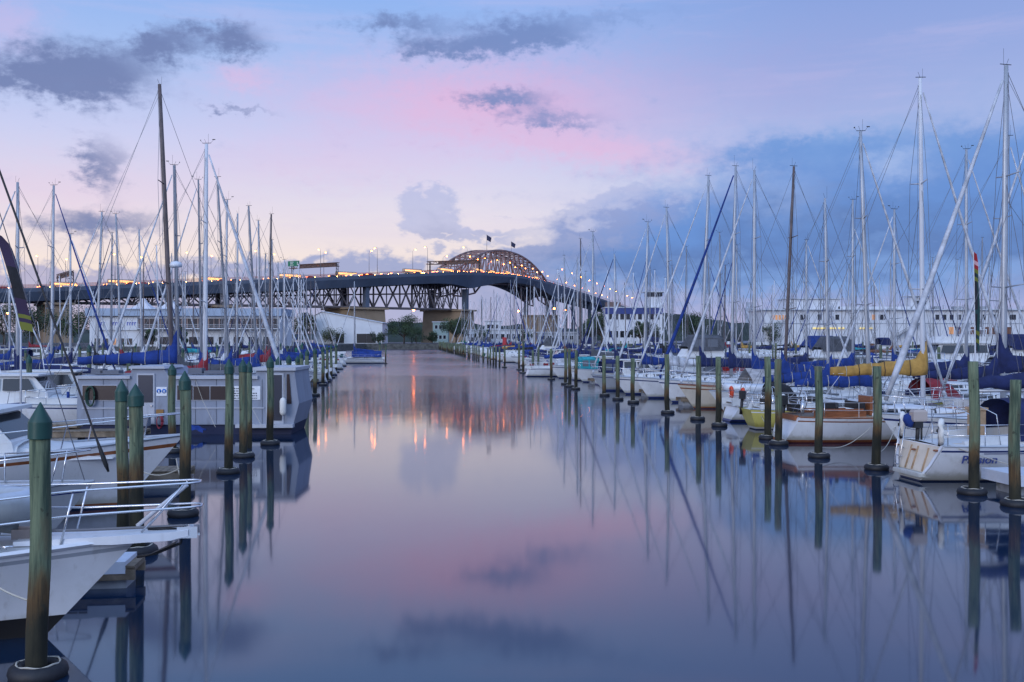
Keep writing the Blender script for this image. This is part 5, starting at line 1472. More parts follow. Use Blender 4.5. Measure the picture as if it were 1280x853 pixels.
# navy hooded yacht with its stern to the channel
def stern_yacht():
    L = 9.6; ang = AX
    sx, sy = 11.82, 29.6
    ox = sx + math.cos(ang) * L / 2; oy = sy + math.sin(ang) * L / 2
    r = empty('sailing_boat', (ox, oy, 0), ang)
    tag(r, 'white yacht with open cream stern, navy hood and blue name lettering, nearest on the right', 'sailboat')
    h = Hull(L, 3.2, 1.28, 1.08, transom=.80, rake=1.0, rs=.34, d=.35, power=(.42, .8), N=20, sheer=.03)
    h.mesh().build('hull', [HULLC['white'], ANTI['navy'], HULLC['white'], STRP['navy']], r)
    h.deck(.04).build('deck', DECKW, r); h.rail(.02, .0).build('toe_rail', ALU, r)
    cream = gel('gelcoat_warm_cream', (.72, .62, .50), .5)
    # open scoop: a step at the water, two side walls, a back wall
    S0 = h.sz(0)
    g = G()
    def tx(z): return h.x(0, z)
    def ty(z): return h.y(0, z)
    for sg in (1, -1):
        g = G()
        pr = [(tx(.10) - .06, sg * ty(.12) * .98, .12), (tx(.5) - .05, sg * ty(.5) * 1.0, .5), (tx(S0) - .03, sg * ty(S0) * 1.0, S0 + .02)]
        inn = [(tx(.10) - .06, sg * (ty(.12) - .16), .12), (tx(.5) - .05, sg * (ty(.5) - .14), .5), (tx(S0) - .03, sg * (ty(S0) - .14), S0 + .02)]
        o = len(g.v); g.v.extend(pr + inn)
        for k in range(2): g.f.append((o + k, o + k + 1, o + k + 4, o + k + 3)); g.mi.append(0); g.sm.append(True)
        g.build('transom_rim', HULLC['white'], r)
    g = G(); 
    g.box((tx(.2) + .12, 0, .20), (.62, 2 * ty(.2) - .06, .12))
    g.build('swim_step', HULLC['white'], r)
    g = G(); zA, zB = .27, S0 - .02
    g.quad((tx(zA) - .035, -ty(zA) + .14, zA), (tx(zA) - .035, ty(zA) - .14, zA), (tx(zB) - .035, ty(zB) - .15, zB), (tx(zB) - .035, -ty(zB) + .15, zB)); bw = g.build('scoop_panel', cream, r)
    for yy, m in ((-.62, WOOD), (-.05, cream), (.32, WOOD)):
        g = G(); g.tube((tx(.3) - .06, yy, .3), (tx(1.0) - .06, yy, .98), .024, n=6); g.build('stern_post', mat('pale_teak', (.45, .30, .18), .6, var=.2, scale=5), r)
    g = G()
    for yy in (.6, .9): g.tube((tx(.2) - .1, yy, .18), (tx(1) - .12, yy, 1.5), .016, n=5)
    for z in (.35, .6, .85): g.tube((tx(z) - .1, .6, z), (tx(z) - .1, .9, z), .014, n=4)
    g.build('boarding_ladder', STEEL, r)
    for yy, z in ((-1.05, .95), (.1, .86), (1.1, .9)): 
        g = G(); g.lathe([(.02, -.03), (.07, -.02), (.07, .02), (.02, .03)], 10, c=(tx(z) - .08, yy, z)); g.build('vent', WOOD, r)
    dz = S0 - .02
    # cockpit coamings and coachroof
    g = G()
    for sg in (1, -1): g.loft([[(x, sg * (1.02 + .05 * k), dz), (x, sg * 1.0, dz + hh), (x, sg * .86, dz + hh), (x, sg * .84, dz)] for x, hh, k in ((-4.0 + .35, .12, 0), (-3.2, .26, 1), (-1.6, .34, 1), (-.9, .38, 1))], 0, False, True)
    g.build('coaming', DECKW, r)
    g = G(); g.box((-2.4, 0, dz + .03), (2.9, 1.7, .04)); g.build('cockpit_sole', cream, r)
    g, side = coach(-1.1, 3.0, dz + .02, 1.05, .42, slope_f=1.3); cab = g.build('cabin', DECKW, r)
    for w in win_strip(side, -.6, 1.4, .35, .72, 3): w.build('window', m_glass, cab)
    hd = dodger(-2.0, .3, dz + .12, 1.12, 1.22).build('sprayhood', COVER['navy'], r)
    # navy side weathercloth of the hood with a clear panel
    g = G(); g.quad((-1.7, -1.15, dz + .2), (-.4, -1.2, dz + .25), (-.3, -1.12, dz + 1.0), (-1.4, -1.0, dz + 1.12)); g.build('hood_side', COVER['navy'], hd)
    g = G(); g.box((-2.6, .1, dz + .55), (.35, .4, .8)); g.box((-2.6, .1, dz + 1.0), (.45, .5, .08)); g.build('helm_pedestal', mat('pale_teak', (.45, .30, .18)), r)
    # bimini frame
    g = G()
    for x in (-3.4, -2.6): g.path([(x, -1.1, dz), (x - .1, -1.05, dz + .9), (x - .1, 0, dz + 1.15), (x - .1, 1.05, dz + .9), (x, 1.1, dz)], .014, 5)
    g.build('hoop_frame', STEEL, r)
    # pushpit rails
    g = G(); e = .62; xs = h.x(0, S0)
    for z in (.32, e):
        for sg in (1, -1): g.path([h.edge(sg, .34, z, .06), h.edge(sg, .16, z, .05), h.edge(sg, .02, z, .06), (xs + .12, sg * .45, S0 + z)], .014, 5)
    for sg in (1, -1):
        for t in (.02, .16, .34): g.tube(h.edge(sg, t, 0, .06), h.edge(sg, t, e, .06), .014, n=5)
        g.tube((xs + .12, sg * .45, S0), (xs + .12, sg * .45, S0 + e), .014, n=5)
    g.build('pushpit', STEEL, r)
    g = G()
    for sg in (1, -1):
        for z in (.32, e): g.path([h.edge(sg, t, z, .06) for t in (.34, .5, .66, .82)], .007, 3)
        for t in (.5, .66, .82): g.tube(h.edge(sg, t, 0, .06), h.edge(sg, t, e, .06), .012, n=4)
    g.build('lifeline', WIREL, r)
    horseshoe(r, (xs + .05, -1.05, S0 + .38), BUOYW, rr=.34, r=.085, yaw=.55); horseshoe(r, (xs + .05, 1.12, S0 + .42), BUOYW, rr=.34, r=.085, yaw=.5)
    for yy in (-1.05, 1.12):
        g = G(); g.tube((xs, yy, S0), (xs, yy, S0 + .62), .05, n=8); g.lathe([(.02, -.06), (.09, -.03), (.09, .05), (.02, .08)], 10, c=(xs, yy, S0 + .42)); g.build('winch', BLK, r)
    # outboard on the rail
    g = G(); c = Vector((xs + .1, .28, S0 + .62)); g.loft([[(c.x + dx * k, c.y + dy * k, c.z + z) for dx, dy in ((-.22, -.13), (.22, -.13), (.22, .13), (-.22, .13))] for z, k in ((-.02, .9), (.03, 1), (.26, 1), (.33, .8))], 0, False, True)
    om = g.build('outboard_motor', mat('motor_cowl', (.42, .36, .33), .4), r)
    g = G(); g.tube((c.x, c.y, c.z), (c.x - .05, c.y, c.z - .8), .06, n=6); g.box((c.x - .03, c.y, c.z - .12), (.26, .2, .2)); g.tube((c.x + .1, c.y, c.z - .1), (c.x + .1, c.y + .0, c.z - .65), .03); g.build('motor_leg', BLK, om)
    g = G(); g.lathe([(.02, -.24), (.2, -.2), (.29, -.02), (.26, .14), (.12, .22), (.02, .23)], 14, c=(xs + .05, -.28 + .95 * .0 + .78, S0 + .62)); g.build('barbecue_cover', COVER['blue'], r)
    # name and pin stripes
    yy = -(h.y(.2, .72) + .012)
    t = text_mesh('Passion', .31, mat('name_blue', (.015, .03, .16), .5), r, (-3.95, -(h.y(.12, .7) + .05), .60), (R(83), 0, R(-4.5)), shear=.3, bold=.006, sx=1.15)
    g = G()
    for z0_, z1_, a, b in ((.86, .885, -3.3, -.4),):
        n = 12; vs = []
        for i in range(n + 1):
            x = a + (b - a) * i / n; tt = (x + L / 2) / (L - 1.0)
            vs += [(x, -(h.y(tt, z0_) + .008), z0_), (x, -(h.y(tt, z1_) + .008), z1_)]
        g.add(vs, [(2 * i, 2 * i + 2, 2 * i + 3, 2 * i + 1) for i in range(n)])
    g.build('pin_stripe', mat('name_blue', (.015, .03, .16)), r)
    g = G()
    for sg in (1, -1): g.path([(xs + .2, sg * .9, S0), (xs - .2, sg * 1.1, S0 - .3), (xs + .4, sg * 1.7, .35)] if sg > 0 else [(xs + .2, -1.2, S0 + .02), (xs + 1.2, -1.75, .75), (xs + 1.9, -2.4, .5)], .013, 5)
    g.build('mooring_rope', ROPE, r)
    # mast and rig reach out of the picture
    M0, M1 = Vector((.9, 0, dz + .4)), Vector((.8, 0, 14.2))
    g = G(); g.path([M0, M0.lerp(M1, .5), M1], [.09, .088, .06], 8); g.build('mast', ALU, r)
    g = G(); g.tube((.8, 0, 2.6), (-2.8, 0, 2.6), .06); bo = g.build('boom', ALU, r)
    sail_cover(.9, 2.75, 3.6, h=1.1, seed=3).build('sail_cover', COVER['navy'], bo)
    g = G(); g.tube(M1, (xs + .1, 0, S0), .009, n=3)
    for sg in (1, -1): g.tube(M1, (.8, sg * 1.45, S0), .009, n=3)
    g.tube(M1, h.edge(1, .99), .009, n=3); g.build('rigging', WIRE, r)
stern_yacht()

# near launch, bottom left
def near_launch():
    L = 9.4; ang = AX; tipx, tipy = -5.28, 14.15
    ox = tipx - math.cos(ang) * L / 2; oy = tipy - math.sin(ang) * L / 2
    r = empty('motor_launch', (ox, oy, 0), ang)
    tag(r, 'white launch with bow sprit and double steel bow rails, nearest at bottom left', 'motorboat')
    h = Hull(L, 3.1, 1.38, 1.10, transom=.9, rake=1.3, rs=.05, d=.35, power=(.22, .66), flare=.10, sheer=.02, N=22, wl=(.30, .335))
    h.mesh().build('hull', [HULLC['white'], ANTI['black'], HULLC['white'], HULLC['grey']], r)
    h.deck(.03).build('deck', DECKW, r); h.rail(.04, -.01).build('rub_rail', HULLC['white'], r)
    g, side = coach(-2.2, 2.9, h.sz(.6) - .04, 1.15, .42, slope_f=1.7); cab = g.build('trunk_cabin', DECKW, r)
    for w in win_strip(side, -1.6, 1.2, .3, .62, 2, .25): w.build('window', m_glass, cab)
    zt = h.fb
    g = G()   # sprit plank
    g.loft([[(x, -w, z), (x, w, z), (x, w, z - t), (x, -w, z - t)] for x, w, z, t in ((L / 2 - 1.6, .34, zt + .02, .06), (L / 2 - .3, .30, zt + .06, .12), (L / 2 + .45, .21, zt + .08, .12), (L / 2 + .68, .15, zt + .09, .08))], 0, False, True)
    sp = g.build('bow_sprit', HULLC['white'], r)
    g = G(); c = (L / 2 + .66, 0, zt + .03)
    for sg in (-1, 1): g.box((c[0], sg * .1, c[2] + .02), (.28, .02, .16))
    g.lathe([(.03, -.09), (.06, 0), (.03, .09)], 8, c=c); g.build('anchor_roller', STEEL, sp)
    g = G(); g.path([(L / 2 + .1, 0, zt + .1), (L / 2 + .62, 0, zt + .08), (L / 2 + .55, 0, zt - .12), (L / 2 + .2, 0, zt - .26), (L / 2 - .05, 0, zt - .30)], .022, 5); g.add([(L / 2 + .5, -.16, zt - .1), (L / 2 + .5, .16, zt - .1), (L / 2 - .05, 0, zt - .34), (L / 2 + .3, 0, zt - .2)], [(0, 2, 3), (1, 3, 2), (0, 3, 1), (0, 1, 2)]); g.build('anchor', BLK, sp)
    for sg in (-1, 1):
        g = G(); e = h.edge(sg, .86, .04, .14); g.tube(e + Vector((-.1, 0, .04)), e + Vector((.1, 0, .04)), .018, n=6); g.tube(e, e + Vector((0, 0, .05)), .02, n=6); g.build('cleat', STEEL, r)
        g = G(); z_ = .92; tt = .62; g.lathe([(.001, -.01), (.10, -.008), (.12, .0), (.10, .008), (.001, .01)], 14); q = g.build('portlight', m_glass, r, loc=(h.x(tt, z_), sg * (h.y(tt, z_) + .012), z_)); q.rotation_euler = (R(90), 0, R(-14 * sg))
    # windlass
    g = G(); wx = L / 2 - 1.35
    g.lathe([(.10, 0), (.12, .06), (.07, .10), (.07, .22), (.12, .27), (.10, .32), (.02, .33)], 12, c=(wx, 0, zt + .02)); g.tube((wx, -.22, zt + .16), (wx, .22, zt + .16), .07, n=10); g.box((wx - .2, 0, zt + .08), (.3, .26, .14)); g.path([(wx + .1, .0, zt + .1), (wx + .6, 0, zt + .1), (L / 2 + .6, 0, zt + .13)], .02, 4); g.build('windlass', mat('windlass_metal', (.22, .2, .2), .35, metal=.6), r)
    # double rails
    g = G()
    for z, nose, back in ((.74, .82, .48), (.40, .84, .02)):
        pts = []
        for sg in (1, -1):
            side_ = [h.edge(sg, t, z * (1 - .10 * i / 4) - .0, .06) for i, t in enumerate((.93, .82, .68, .52, .36))]
            seg = [Vector((L / 2 + nose - .12, sg * .17, zt + z + .02))] + side_
            pts = (seg[::-1] + [Vector((L / 2 + nose, sg * .09, zt + z + .02))]) if sg == 1 else pts + [Vector((L / 2 + nose, -.09, zt + z + .02))] + seg
        g.path(pts, .017, 6)
    g.path([h.edge(1, .70, .74, .06), h.edge(1, .69, .70, .06), h.edge(1, .68, .42, .06)], .017, 6)
    for sg in (1, -1):
        for t in (.36, .52, .68, .82, .93):
            e = h.edge(sg, t, 0, .06); g.tube(e + Vector((-.16, 0, 0)), h.edge(sg, t, .70, .06), .016, n=6)
        g.tube((L / 2 + .05, sg * .16, zt + .08), (L / 2 + .62, sg * .12, zt + .74), .016, n=6)
    g.build('bow_rail', STEEL, r)
    g = G(); g.tube((L / 2 - .1, .22, zt + .1), (L / 2 + .62, .1, zt + .70), .030, n=8); g.build('rail_brace', ALUW, r)
    # wheelhouse, beyond the photo edge
    lo = h.sz(.4); x0, x1 = -2.6, -.2
    g = G(); g.loft([[(x0, -1.2, lo), (x1 + .7, -1.0, lo), (x1 + .7, 1.0, lo), (x0, 1.2, lo)], [(x0, -1.15, lo + .75), (x1 + .3, -.98, lo + .75), (x1 + .3, .98, lo + .75), (x0, 1.15, lo + .75)], [(x0, -1.0, lo + 1.3), (x1 - .5, -.85, lo + 1.3), (x1 - .5, .85, lo + 1.3), (x0, 1.0, lo + 1.3)]], 0, False, True)
    wh = g.build('wheelhouse', DECKW, r)
    for sg in (1, -1):
        g = G(); g.quad((x0 + .2, sg * 1.155, lo + .8), (x1 + .1, sg * 1.0, lo + .8), (x1 - .45, sg * .885, lo + 1.22), (x0 + .2, sg * 1.04, lo + 1.22)); g.build('window', m_glass, wh)
    g = G(); g.quad((x1 + .29, -.9, lo + .8), (x1 + .29, .9, lo + .8), (x1 - .4, .78, lo + 1.26), (x1 - .4, -.78, lo + 1.26)); g.build('windscreen', m_glass, wh)
    # tender on the foredeck with letters on its tube
    M = Matrix.Translation((ox, oy, 0)) @ Matrix.Rotation(ang, 4, 'Z')
    d = empty('inflatable_dinghy', (0, 0, 0)); d.matrix_world = M @ Matrix.Translation((2.0, -.05, zt + .5)) @ Matrix.Rotation(R(8), 4, 'Y')
    tag(d, 'grey inflatable dinghy with navy band and letters on the foredeck of the nearest launch', 'dinghy')
    g = G(); pts = [(-1.7, -.62, 0), (0, -.62, 0), (.7, -.5, .05), (1.15, -.2, .14), (1.22, 0, .16), (1.15, .2, .14), (.7, .5, .05), (0, .62, 0), (-1.7, .62, 0)]
    g.path(pts, [.12, .23, .23, .22, .21, .22, .23, .23, .12], 14); tb = g.build('tube', HULLC['pale blue'] if False else gel('inflatable_hypalon', (.50, .54, .62), .6), d)
    g = G(); pts2 = [(p[0] * 1.0, p[1] * 1.36 + 0, p[2] + .02) for p in pts[1:-1]]; g.path([(p[0] + (.2 if abs(p[1]) < .3 else 0), p[1] * 1.33 if abs(p[1]) > .3 else p[1], p[2] - .0) for p in pts[1:-1]], .032, 6); g.build('rubbing_band', STRP['navy'], d)
    g = G(); g.loft([[(x, -w, 0), (x, 0, -.28), (x, w, 0), (x, 0, .02)] for x, w in ((-1.5, .5), (0, .5), (.7, .35), (1.1, .05))], 0, False, True); g.build('floor', gel('inflatable_hypalon', (.50, .54, .62)), d)
    text_mesh('LEG', .15, mat('letter_white', (.8, .8, .82), .6), tb, (-.35, -.865, .02), (R(90), 0, 0), bold=.004)
    text_mesh('S', .13, mat('letter_white', (.8, .8, .82), .6), tb, (-.12, -.865, -.13), (R(90), 0, 0), bold=.004)
    g = G(); g.lathe([(.03, -.36), (.12, -.33), (.16, -.25), (.16, .25), (.12, .33), (.03, .36)], 16); fd = g.build('fender', BUOYW, None)
    fd.matrix_world = M @ Matrix.Translation((2.3, -1.05, 1.5)) @ Matrix.Rotation(R(62), 4, 'Y'); tag(fd, 'fat white fender lying on the side deck of the nearest launch', 'fender')
near_launch()

# yacht with a black forestay between the two launches
yacht(-12.75, 19.75, 'R', 15.0, L=10.4, cover='navy', jib=None, hull='grey', stripe='navy', detail=2, label='grey yacht with black forestay between the two white launches at the left', mr=.10, fb=1.25, boomz=2.9, boom=False)
# its dark stay is thick and covered
g = G(); a = Vector((-8.25, 20.35, 1.45)); b = Vector((-12.85, 19.75, 14.9))
g.path([a + (b - a) * t for t in (.0, .01, .022, .05, .5, 1)], [.02, .045, .05, .022, .022, .02], 6)
fs = g.build('forestay_cover', BLK); 
for o in bpy.data.objects:
    if o.get('label', '').startswith('grey yacht with black forestay'):
        fs.parent = o; bpy.context.view_layer.update(); fs.matrix_parent_inverse = o.matrix_world.inverted()

# brown striped launch
L = 10.8
launch(-8.15 - L / 2 * math.cos(AX) - .0, 24.75 - L / 2 * math.sin(AX), 'R', L=L, hull='white', stripe='brown', label='white launch with red brown gunwale stripe lying behind the nearest launch at the left', canopy='navy', detail=2, house_h=1.2)

# small tender afloat
g = G(); pts = [(-1.3, -.5, .2), (0, -.5, .2), (.7, -.42, .24), (1.1, -.18, .32), (1.18, 0, .34), (1.1, .18, .32), (.7, .42, .24), (0, .5, .2), (-1.3, .5, .2)]
d = empty('inflatable_dinghy', (-8.05, 17.1, 0), AX); tag(d, 'small white inflatable dinghy afloat behind the sprit of the nearest launch', 'dinghy')
g.path(pts, [.1, .19, .19, .18, .17, .18, .19, .19, .1], 12); g.build('tube', HULLC['white'], d)
g = G(); g.loft([[(x, -w, .16), (x, 0, -.1), (x, w, .16), (x, 0, .18)] for x, w in ((-1.2, .42), (0, .42), (.7, .3), (1.05, .05))], 0, False, True); g.build('floor', HULLC['grey'], d)
g = G(); g.box((-.3, 0, .32), (.25, .86, .04)); g.build('seat', BLK, d)

# ---- houseboat
def houseboat():
    Y = 43.0; cx = -13.9
    r = empty('houseboat', (cx, Y, 0), R(1.5)); tag(r, 'long grey flat sided houseboat with brown windows and a door, behind the green capped piles', 'houseboat')
    m_g = mat('houseboat_grey', (.24, .27, .345), .55, var=.08, scale=.8, dirt=(.14, .14, .15), dirt_amt=.45, dirt_scale=1.3, stretch=(1.6, 1.6, .5)); m_gt = gel('houseboat_trim', (.42, .44, .50), .5)
    def x(px): return (px - 640) / F * Y - cx
    def z(py): return EYE + (422 - py) / F * Y
    D = 3.4
    def slab(poly, y0, y1, m, name, par=None):
        g = G(); n = len(poly)
        vs = [(x(a), y0, z(b)) for a, b in poly] + [(x(a), y1, z(b)) for a, b in poly]
        g.add(vs, [tuple(range(n)), tuple(range(n, 2 * n))[::-1]] + [(i, (i + 1) % n, n + (i + 1) % n, n + i)[::-1] for i in range(n)])
        return g.build(name, m, par or r)
    slab([(99, 472), (97, 531), (366, 531), (373, 505), (367, 462), (321, 462), (318, 472), (213, 472), (204, 460), (166, 460), (163, 472)], 0, D, m_g, 'wall')
    slab([(96, 470), (96, 473.5), (164, 473.5), (164, 470)], -.12, D + .1, m_gt, 'roof_edge')
    slab([(211, 470), (211, 474), (322, 474), (322, 470)], -.12, D + .1, m_gt, 'roof_edge')
    slab([(316, 459.5), (316, 463.5), (369.5, 463.5), (369.5, 459.5)], -.14, D + .1, m_gt, 'roof_edge')
    slab([(163, 458), (163, 461), (208, 461), (206, 458)], -.14, D - .8, m_gt, 'roof_edge')
    slab([(100, 531), (104, 552), (360, 552), (366, 531)], .1, D - .1, ANTI['navy'], 'barge_hull')
    slab([(296, 530), (296, 534.5), (367, 534.5), (367, 530)], -.35, .1, m_gt, 'side_ledge')
    m_bw = mat('smoked_window', (.035, .022, .022), .25)
    for a, b, c, d in ((105, 147, 482, 500), (149, 158, 483, 499), (222, 241, 482, 500), (242, 262, 483, 500), (263, 283, 483, 500), (284, 292, 484, 499)):
        slab([(a - .8, c - .8), (a - .8, d + .8), (b + .8, d + .8), (b + .8, c - .8)], -.03, 0.001, m_gt, 'window_frame'); slab([(a, c), (a, d), (b, d), (b, c)], -.045, -.029, m_bw, 'window')
    for a, b, top in ((172, 194, 467), (332, 354, 467)):
        f = slab([(a, top), (a, 530), (b, 530), (b, top)], -.05, 0.001, m_gt, 'door')
        slab([(a + 2, top + 2), (a + 2, 503 if a < 200 else 526), (b - 2, 503 if a < 200 else 526), (b - 2, top + 2)], -.075, -.049, mat('door_glass', (.06, .06, .075), .15), 'pane', f)
        slab([(b - 4.5, 506), (b - 4.5, 508), (b - 2.5, 508), (b - 2.5, 506)], -.13, -.07, STEEL, 'handle', f)
    slab([(358, 468), (358, 505), (364, 505), (361, 468)], -.04, .001, m_bw, 'end_pane')
    for a, b in ((213, 330), (104, 168)): slab([(a, 509.5), (a, 511), (b, 511), (b, 509.5)], -.04, .001, m_gt, 'rubbing_strip')
    for a in (130, 160, 215, 244, 270, 300, 327): slab([(a, 474.5), (a, 530), (a + .5, 530), (a + .5, 474.5)], -.022, .001, mat('seam_dark', (.15, .16, .19), .7), 'panel_seam')
    g = G()
    for a, w_, h_ in ((112, .5, .22), (128, .8, .16), (236, .6, .25), (262, 1.0, .14), (292, .4, .3)): g.box((x(a), 1.2, z(471) + .08 + h_ / 2), (w_, .6, h_))
    g.tube((x(100), .5, z(471) + .1), (x(318), .5, z(471) + .1), .03); g.build('roof_gear', mat('roof_gear_grey', (.12, .13, .16), .7), r)
    g = G(); g.tube((x(310), .4, z(470)), (x(310), .4, z(470) + 2.0), .015, n=4); g.tube((x(345), .6, z(460)), (x(345), .6, z(460) + 1.3), .012, n=4); g.tube((x(308), .4, z(470) + 1.9), (x(314), .4, z(470) + 1.9), .01, n=3); g.build('antenna', ALU, r)
    for a in (244, 300):
        g = G(); g.path([(x(a), -.02, z(474)), (x(a) + .4, -.3, z(500)), (x(a) + 1.3, -1.6, z(530))], .01, 4); g.build('mooring_line', ROPE, r)
    # signs
    s1 = slab([(196, 484), (196, 495), (209, 495), (209, 484)], -.03, .001, HULLC['white'], 'sign_panel')
    for k, px in enumerate((199.3, 205.8)):
        g = G(); g.lathe([(.001, -.006), (.098, -.005), (.098, .005), (.001, .006)], 18); q = g.build('sign_symbol', mat('sign_round_blue', (.02, .14, .5), .5), s1, loc=(x(px), -.04, z(489))); q.rotation_euler = (R(90), 0, 0)
        g = G(); g.box((x(px), -.052, z(489)), (.05 + .04 * k, .006, .09 - .04 * k)); g.box((x(px) + .01, -.052, z(491)), (.10, .006, .02)); g.build('sign_mark', HULLC['white'], s1)
    s2 = slab([(291, 483), (291, 500), (325, 500), (325, 483)], -.03, .001, HULLC['white'], 'sign_panel')
    g = G(); rn = random.Random(4)
    for row in range(5):
        xx = x(292.5); 
        while xx < x(323) - .05:
            w = rn.uniform(.03, .09)
            if not (row < 2 and xx > x(308)): g.box((xx + w / 2, -.036, z(486 + row * 3)), (w, .008, .045))
            xx += w + .03
    g.lathe([(.001, -.01), (.07, 0), (.001, .01)], 10, c=(x(316), -.036, z(486))); g.build('lettering', mat('sign_ink', (.03, .035, .06), .6), s2)
    # coiled hose on hooks
    g = G(); rn = random.Random(9)
    for k in range(6):
        w = .13 + .015 * k; hh = .42 + rn.uniform(-.03, .03); g.path([(x(116) + w * math.cos(a), -.10 - .02 * k, z(495) + hh * math.sin(a)) for a in [2 * PI * i / 18 for i in range(19)]], .022, 6)
    hs = g.build('hose_coil', mat('hose_green', (.02, .06, .04), .6), None); hs.matrix_world = Matrix.Translation((cx, Y, 0)) @ Matrix.Rotation(R(1.5), 4, 'Z'); tag(hs, 'coiled dark green hose hanging on the houseboat wall', 'hose')
    fd = torpedo((0, 0, 0), .8, .14, n=14).build('fender', BUOYW); fd.location = (cx + x(355), Y - .2, z(508)); tag(fd, 'white fender hanging by the end door of the houseboat', 'fender')
    g = G(); g.tube((x(355.5), -.2, z(496)), (x(355.5), -.1, z(472)), .012, n=4); g.build('rope', ROPE, r)
    slab([(196, 512), (196, 521), (205, 521), (205, 512)], -.06, .001, mat('plywood_patch', (.28, .15, .05), .8), 'patch')
    g = G()
    for k in range(5): g.path([(x(202) + (.10 + .01 * k) * math.cos(a), -.32 + .03 * k, z(527) + .28 * math.sin(a)) for a in [2 * PI * i / 14 for i in range(15)]], .02, 5)
    hr = g.build('hose_coil', mat('hose_red', (.45, .05, .07), .6)); hr.location = (cx, Y, 0); tag(hr, 'pinkish red coiled hose beside the houseboat door', 'hose')
    # crates and folded cloth on the pontoon
    g = G(); g.box((0, 0, .17), (.62, .42, .34)); g.box((0, 0, .36), (.68, .48, .05)); g.box((-.7, .05, .12), (.5, .4, .24)); g.box((-.05, 0, .43), (.5, .3, .1))
    b = G(); b.box((0, 0, .17), (.62, .42, .34)); b.box((0, 0, .365), (.68, .48, .05)); o = b.build('storage_box', mat('crate_grey', (.2, .22, .27), .7), loc=(cx + x(190), Y - 1.2, .49)); tag(o, 'grey lidded storage box on the pontoon left of the red hose', 'storage box')
    b = G(); b.box((0, 0, .13), (.5, .4, .26)); b.box((0, 0, .28), (.54, .44, .05)); o = b.build('storage_box', BLK, loc=(cx + x(176), Y - 1.15, .49)); tag(o, 'low black storage box on the pontoon left of the grey one', 'storage box')
    g = G(); rows = []
    for i in range(11):
        rows.append([(x(238) + i * .095, -1.3 + j * .09 + .05 * math.sin(i * 1.7 + j), .62 + .13 * noise.noise(Vector((i * .5, j * .6, 2))) - .03 * i + (-.12 if j in (0, 6) else 0)) for j in range(7)])
    g.loft(rows, 0, True, False, closed=False); o = g.build('tarpaulin', COVER['blue']); o.location = (cx, Y, 0); tag(o, 'crumpled blue tarpaulin on the pontoon edge before the houseboat', 'tarpaulin')
houseboat()
g = G(); rn = random.Random(3)
for i in range(7):
    g = G(); g.box((0, 0, .035), (rn.uniform(2.6, 4.2), .2, .06)); o = g.build('timber_plank', m_plank, loc=(-19.4 + rn.uniform(-.4, .4), 40.25 + (i % 3) * .24 - .3, .50 + .065 * (i // 3)))
    o.rotation_euler = (0, 0, AX + rn.uniform(-.04, .04)); tag(o, 'loose timber plank in the stack on the pontoon left of the houseboat', 'plank', 'loose planks on the pontoon')

# ---- racing banners
def banner(x, y, zb, zt, base, lean, cols, label, w=.42, alt=4):
    r = empty('feather_banner', (x, y, base)); tag(r, label, 'banner')
    g = G(); g.path([(0, 0, 0), (0, 0, zb - base), (lean * .5, 0, (zb + zt) / 2 - base), (lean, 0, zt - base)], [.03, .028, .02, .012], 6); g.build('pole', ALUW, r)
    g = G(); n = 24; rows = []
    for i in range(n + 1):
        t = i / n; zz = zb + (zt - zb) * t - base; xx = lean * t * (.6 + .4 * t)
        ww = w * (1 if t < .9 else 1 - (t - .9) * 4); rows.append([(xx, -.02, zz), (xx + ww * .5, -.02 + .05 * math.sin(t * 9), zz - .03), (xx + ww, .04 * math.sin(t * 9 + 1), zz - .08)])
    o = len(g.v)
    for q in rows: g.v.extend(q)
    for i in range(n):
        for k in range(2):
            g.f.append((o + i * 3 + k, o + i * 3 + k + 1, o + (i + 1) * 3 + k + 1, o + (i + 1) * 3 + k)); g.mi.append(cols[min(len(cols) - 1, int(i * len(cols) / n))] if k == 0 or cols[min(len(cols) - 1, int(i * len(cols) / n))] != 0 else alt); g.sm.append(True)
    g.build('cloth', [COVER['black'], mat('banner_red', (.32, .012, .02), .8), mat('banner_yellow', (.15, .16, .02), .8), mat('banner_pale', (.6, .35, .38), .8), mat('banner_teal', (.008, .045, .045), .8), mat('banner_plum', (.03, .015, .05), .8)], r)
p0, p1 = P(1219, 438, 33.4), P(1217, 315, 33.4)
banner(p0.x, 33.4, p0.z, p1.z, .48, p1.x - p0.x, [0, 2, 0, 2, 0, 0, 0, 0, 4, 0, 0, 0, 0, 0, 0, 2, 0, 2, 1, 3, 1, 1], 'tall black feather banner with red top and yellow marks between the right hand masts', w=.16)
p0, p1 = P(26, 412, 28.4), P(-6, 292, 28.4)
banner(p0.x, 28.4, p0.z, p1.z, .48, p1.x - p0.x, [2, 5, 2, 5, 5, 5, 0, 0, 0, 0, 0, 0, 0, 5, 5, 5, 5, 5, 5, 5], 'dark leaning feather banner with yellow green band at the left edge', w=.34, alt=0)
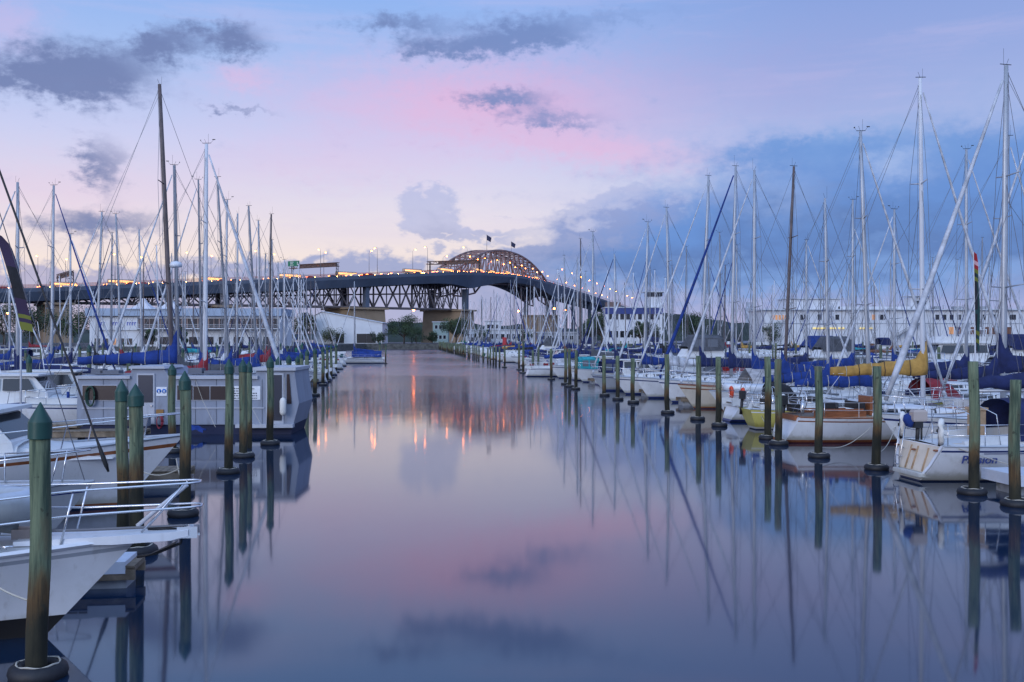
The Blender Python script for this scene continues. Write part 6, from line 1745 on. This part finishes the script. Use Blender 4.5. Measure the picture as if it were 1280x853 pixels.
# steel step frame with a lamp post on the near finger, dock power posts
for i, (x_, y_) in enumerate(((xr(43.8) + 13.2, 43.8), (xr(61.8) + 13.2, 61.8), (xl(28.3) - 12.8, 28.3), (xl(50.4) - 12.8, 50.4), (xl(70.8) - 12.8, 70.8))):
    r = empty('power_post', (x_, y_, .5)); tag(r, 'white dockside power post with a small cap on the %s walkway' % ('right' if x_ > 0 else 'left'), 'power post', 'power posts on the walkways')
    g = G(); g.box((0, 0, .5), (.22, .22, 1.0)); g.build('post', m_fw, r); g = G(); g.box((0, 0, 1.06), (.3, .3, .12), taper=.7); g.build('cap', ANTI['navy'], r)
# mooring ropes from piles to sterns on the right
def rope(a, b, sag, label):
    a, b = Vector(a), Vector(b)
    org = (a + b) / 2
    g = G(); g.path([a.lerp(b, t) + Vector((0, 0, -sag * math.sin(PI * t))) - org for t in [i / 10 for i in range(11)]], .014, 4); o = g.build('mooring_rope', ROPE, loc=org); tag(o, label, 'rope', 'mooring ropes from piles to boats')
def pb(px, yb, z): Y = 5225.0 / (yb - 422); return ((px - 640) / F * Y, Y, z)
rope(pb(1096, 587, .5), (14.0, 36.2, 1.1), .25, 'mooring rope from the pile left of the navy hooded yacht to the thick headsail yacht')
rope(pb(1024, 572, .35), (13.2, 36.6, .9), .3, 'slack mooring rope from the pile before the brown trimmed yacht')
rope(pb(1218, 618, .6), (13.4, 29.0, 1.0), .2, 'mooring rope from the pile in front of the navy hooded yacht')
rope(pb(232, 645, .6), (-8.3, 24.6, 1.2), .12, 'mooring rope from the ringed pile to the brown striped launch')
rope(pb(47, 845, .9), (-7.2, 12.95, 1.36), .1, 'mooring rope from the nearest left pile to the nearest launch')
rope(pb(232, 645, 1.2), (-8.9, 23.5, 1.1), .2, 'second mooring rope from the ringed pile to the brown striped launch')
rope(pb(973, 556, .4), (11.4, 46, .8), .2, 'mooring rope from the close pair of piles to the yellow yacht')
rope(pb(898, 533, .4), (10.6, 50.5, .9), .2, 'mooring rope from the pile left of the orange lifebuoys')
rope(pb(834, 517, .4), (9.2, 59, 1.1), .2, 'mooring rope from the pile before the blue headsail yacht')
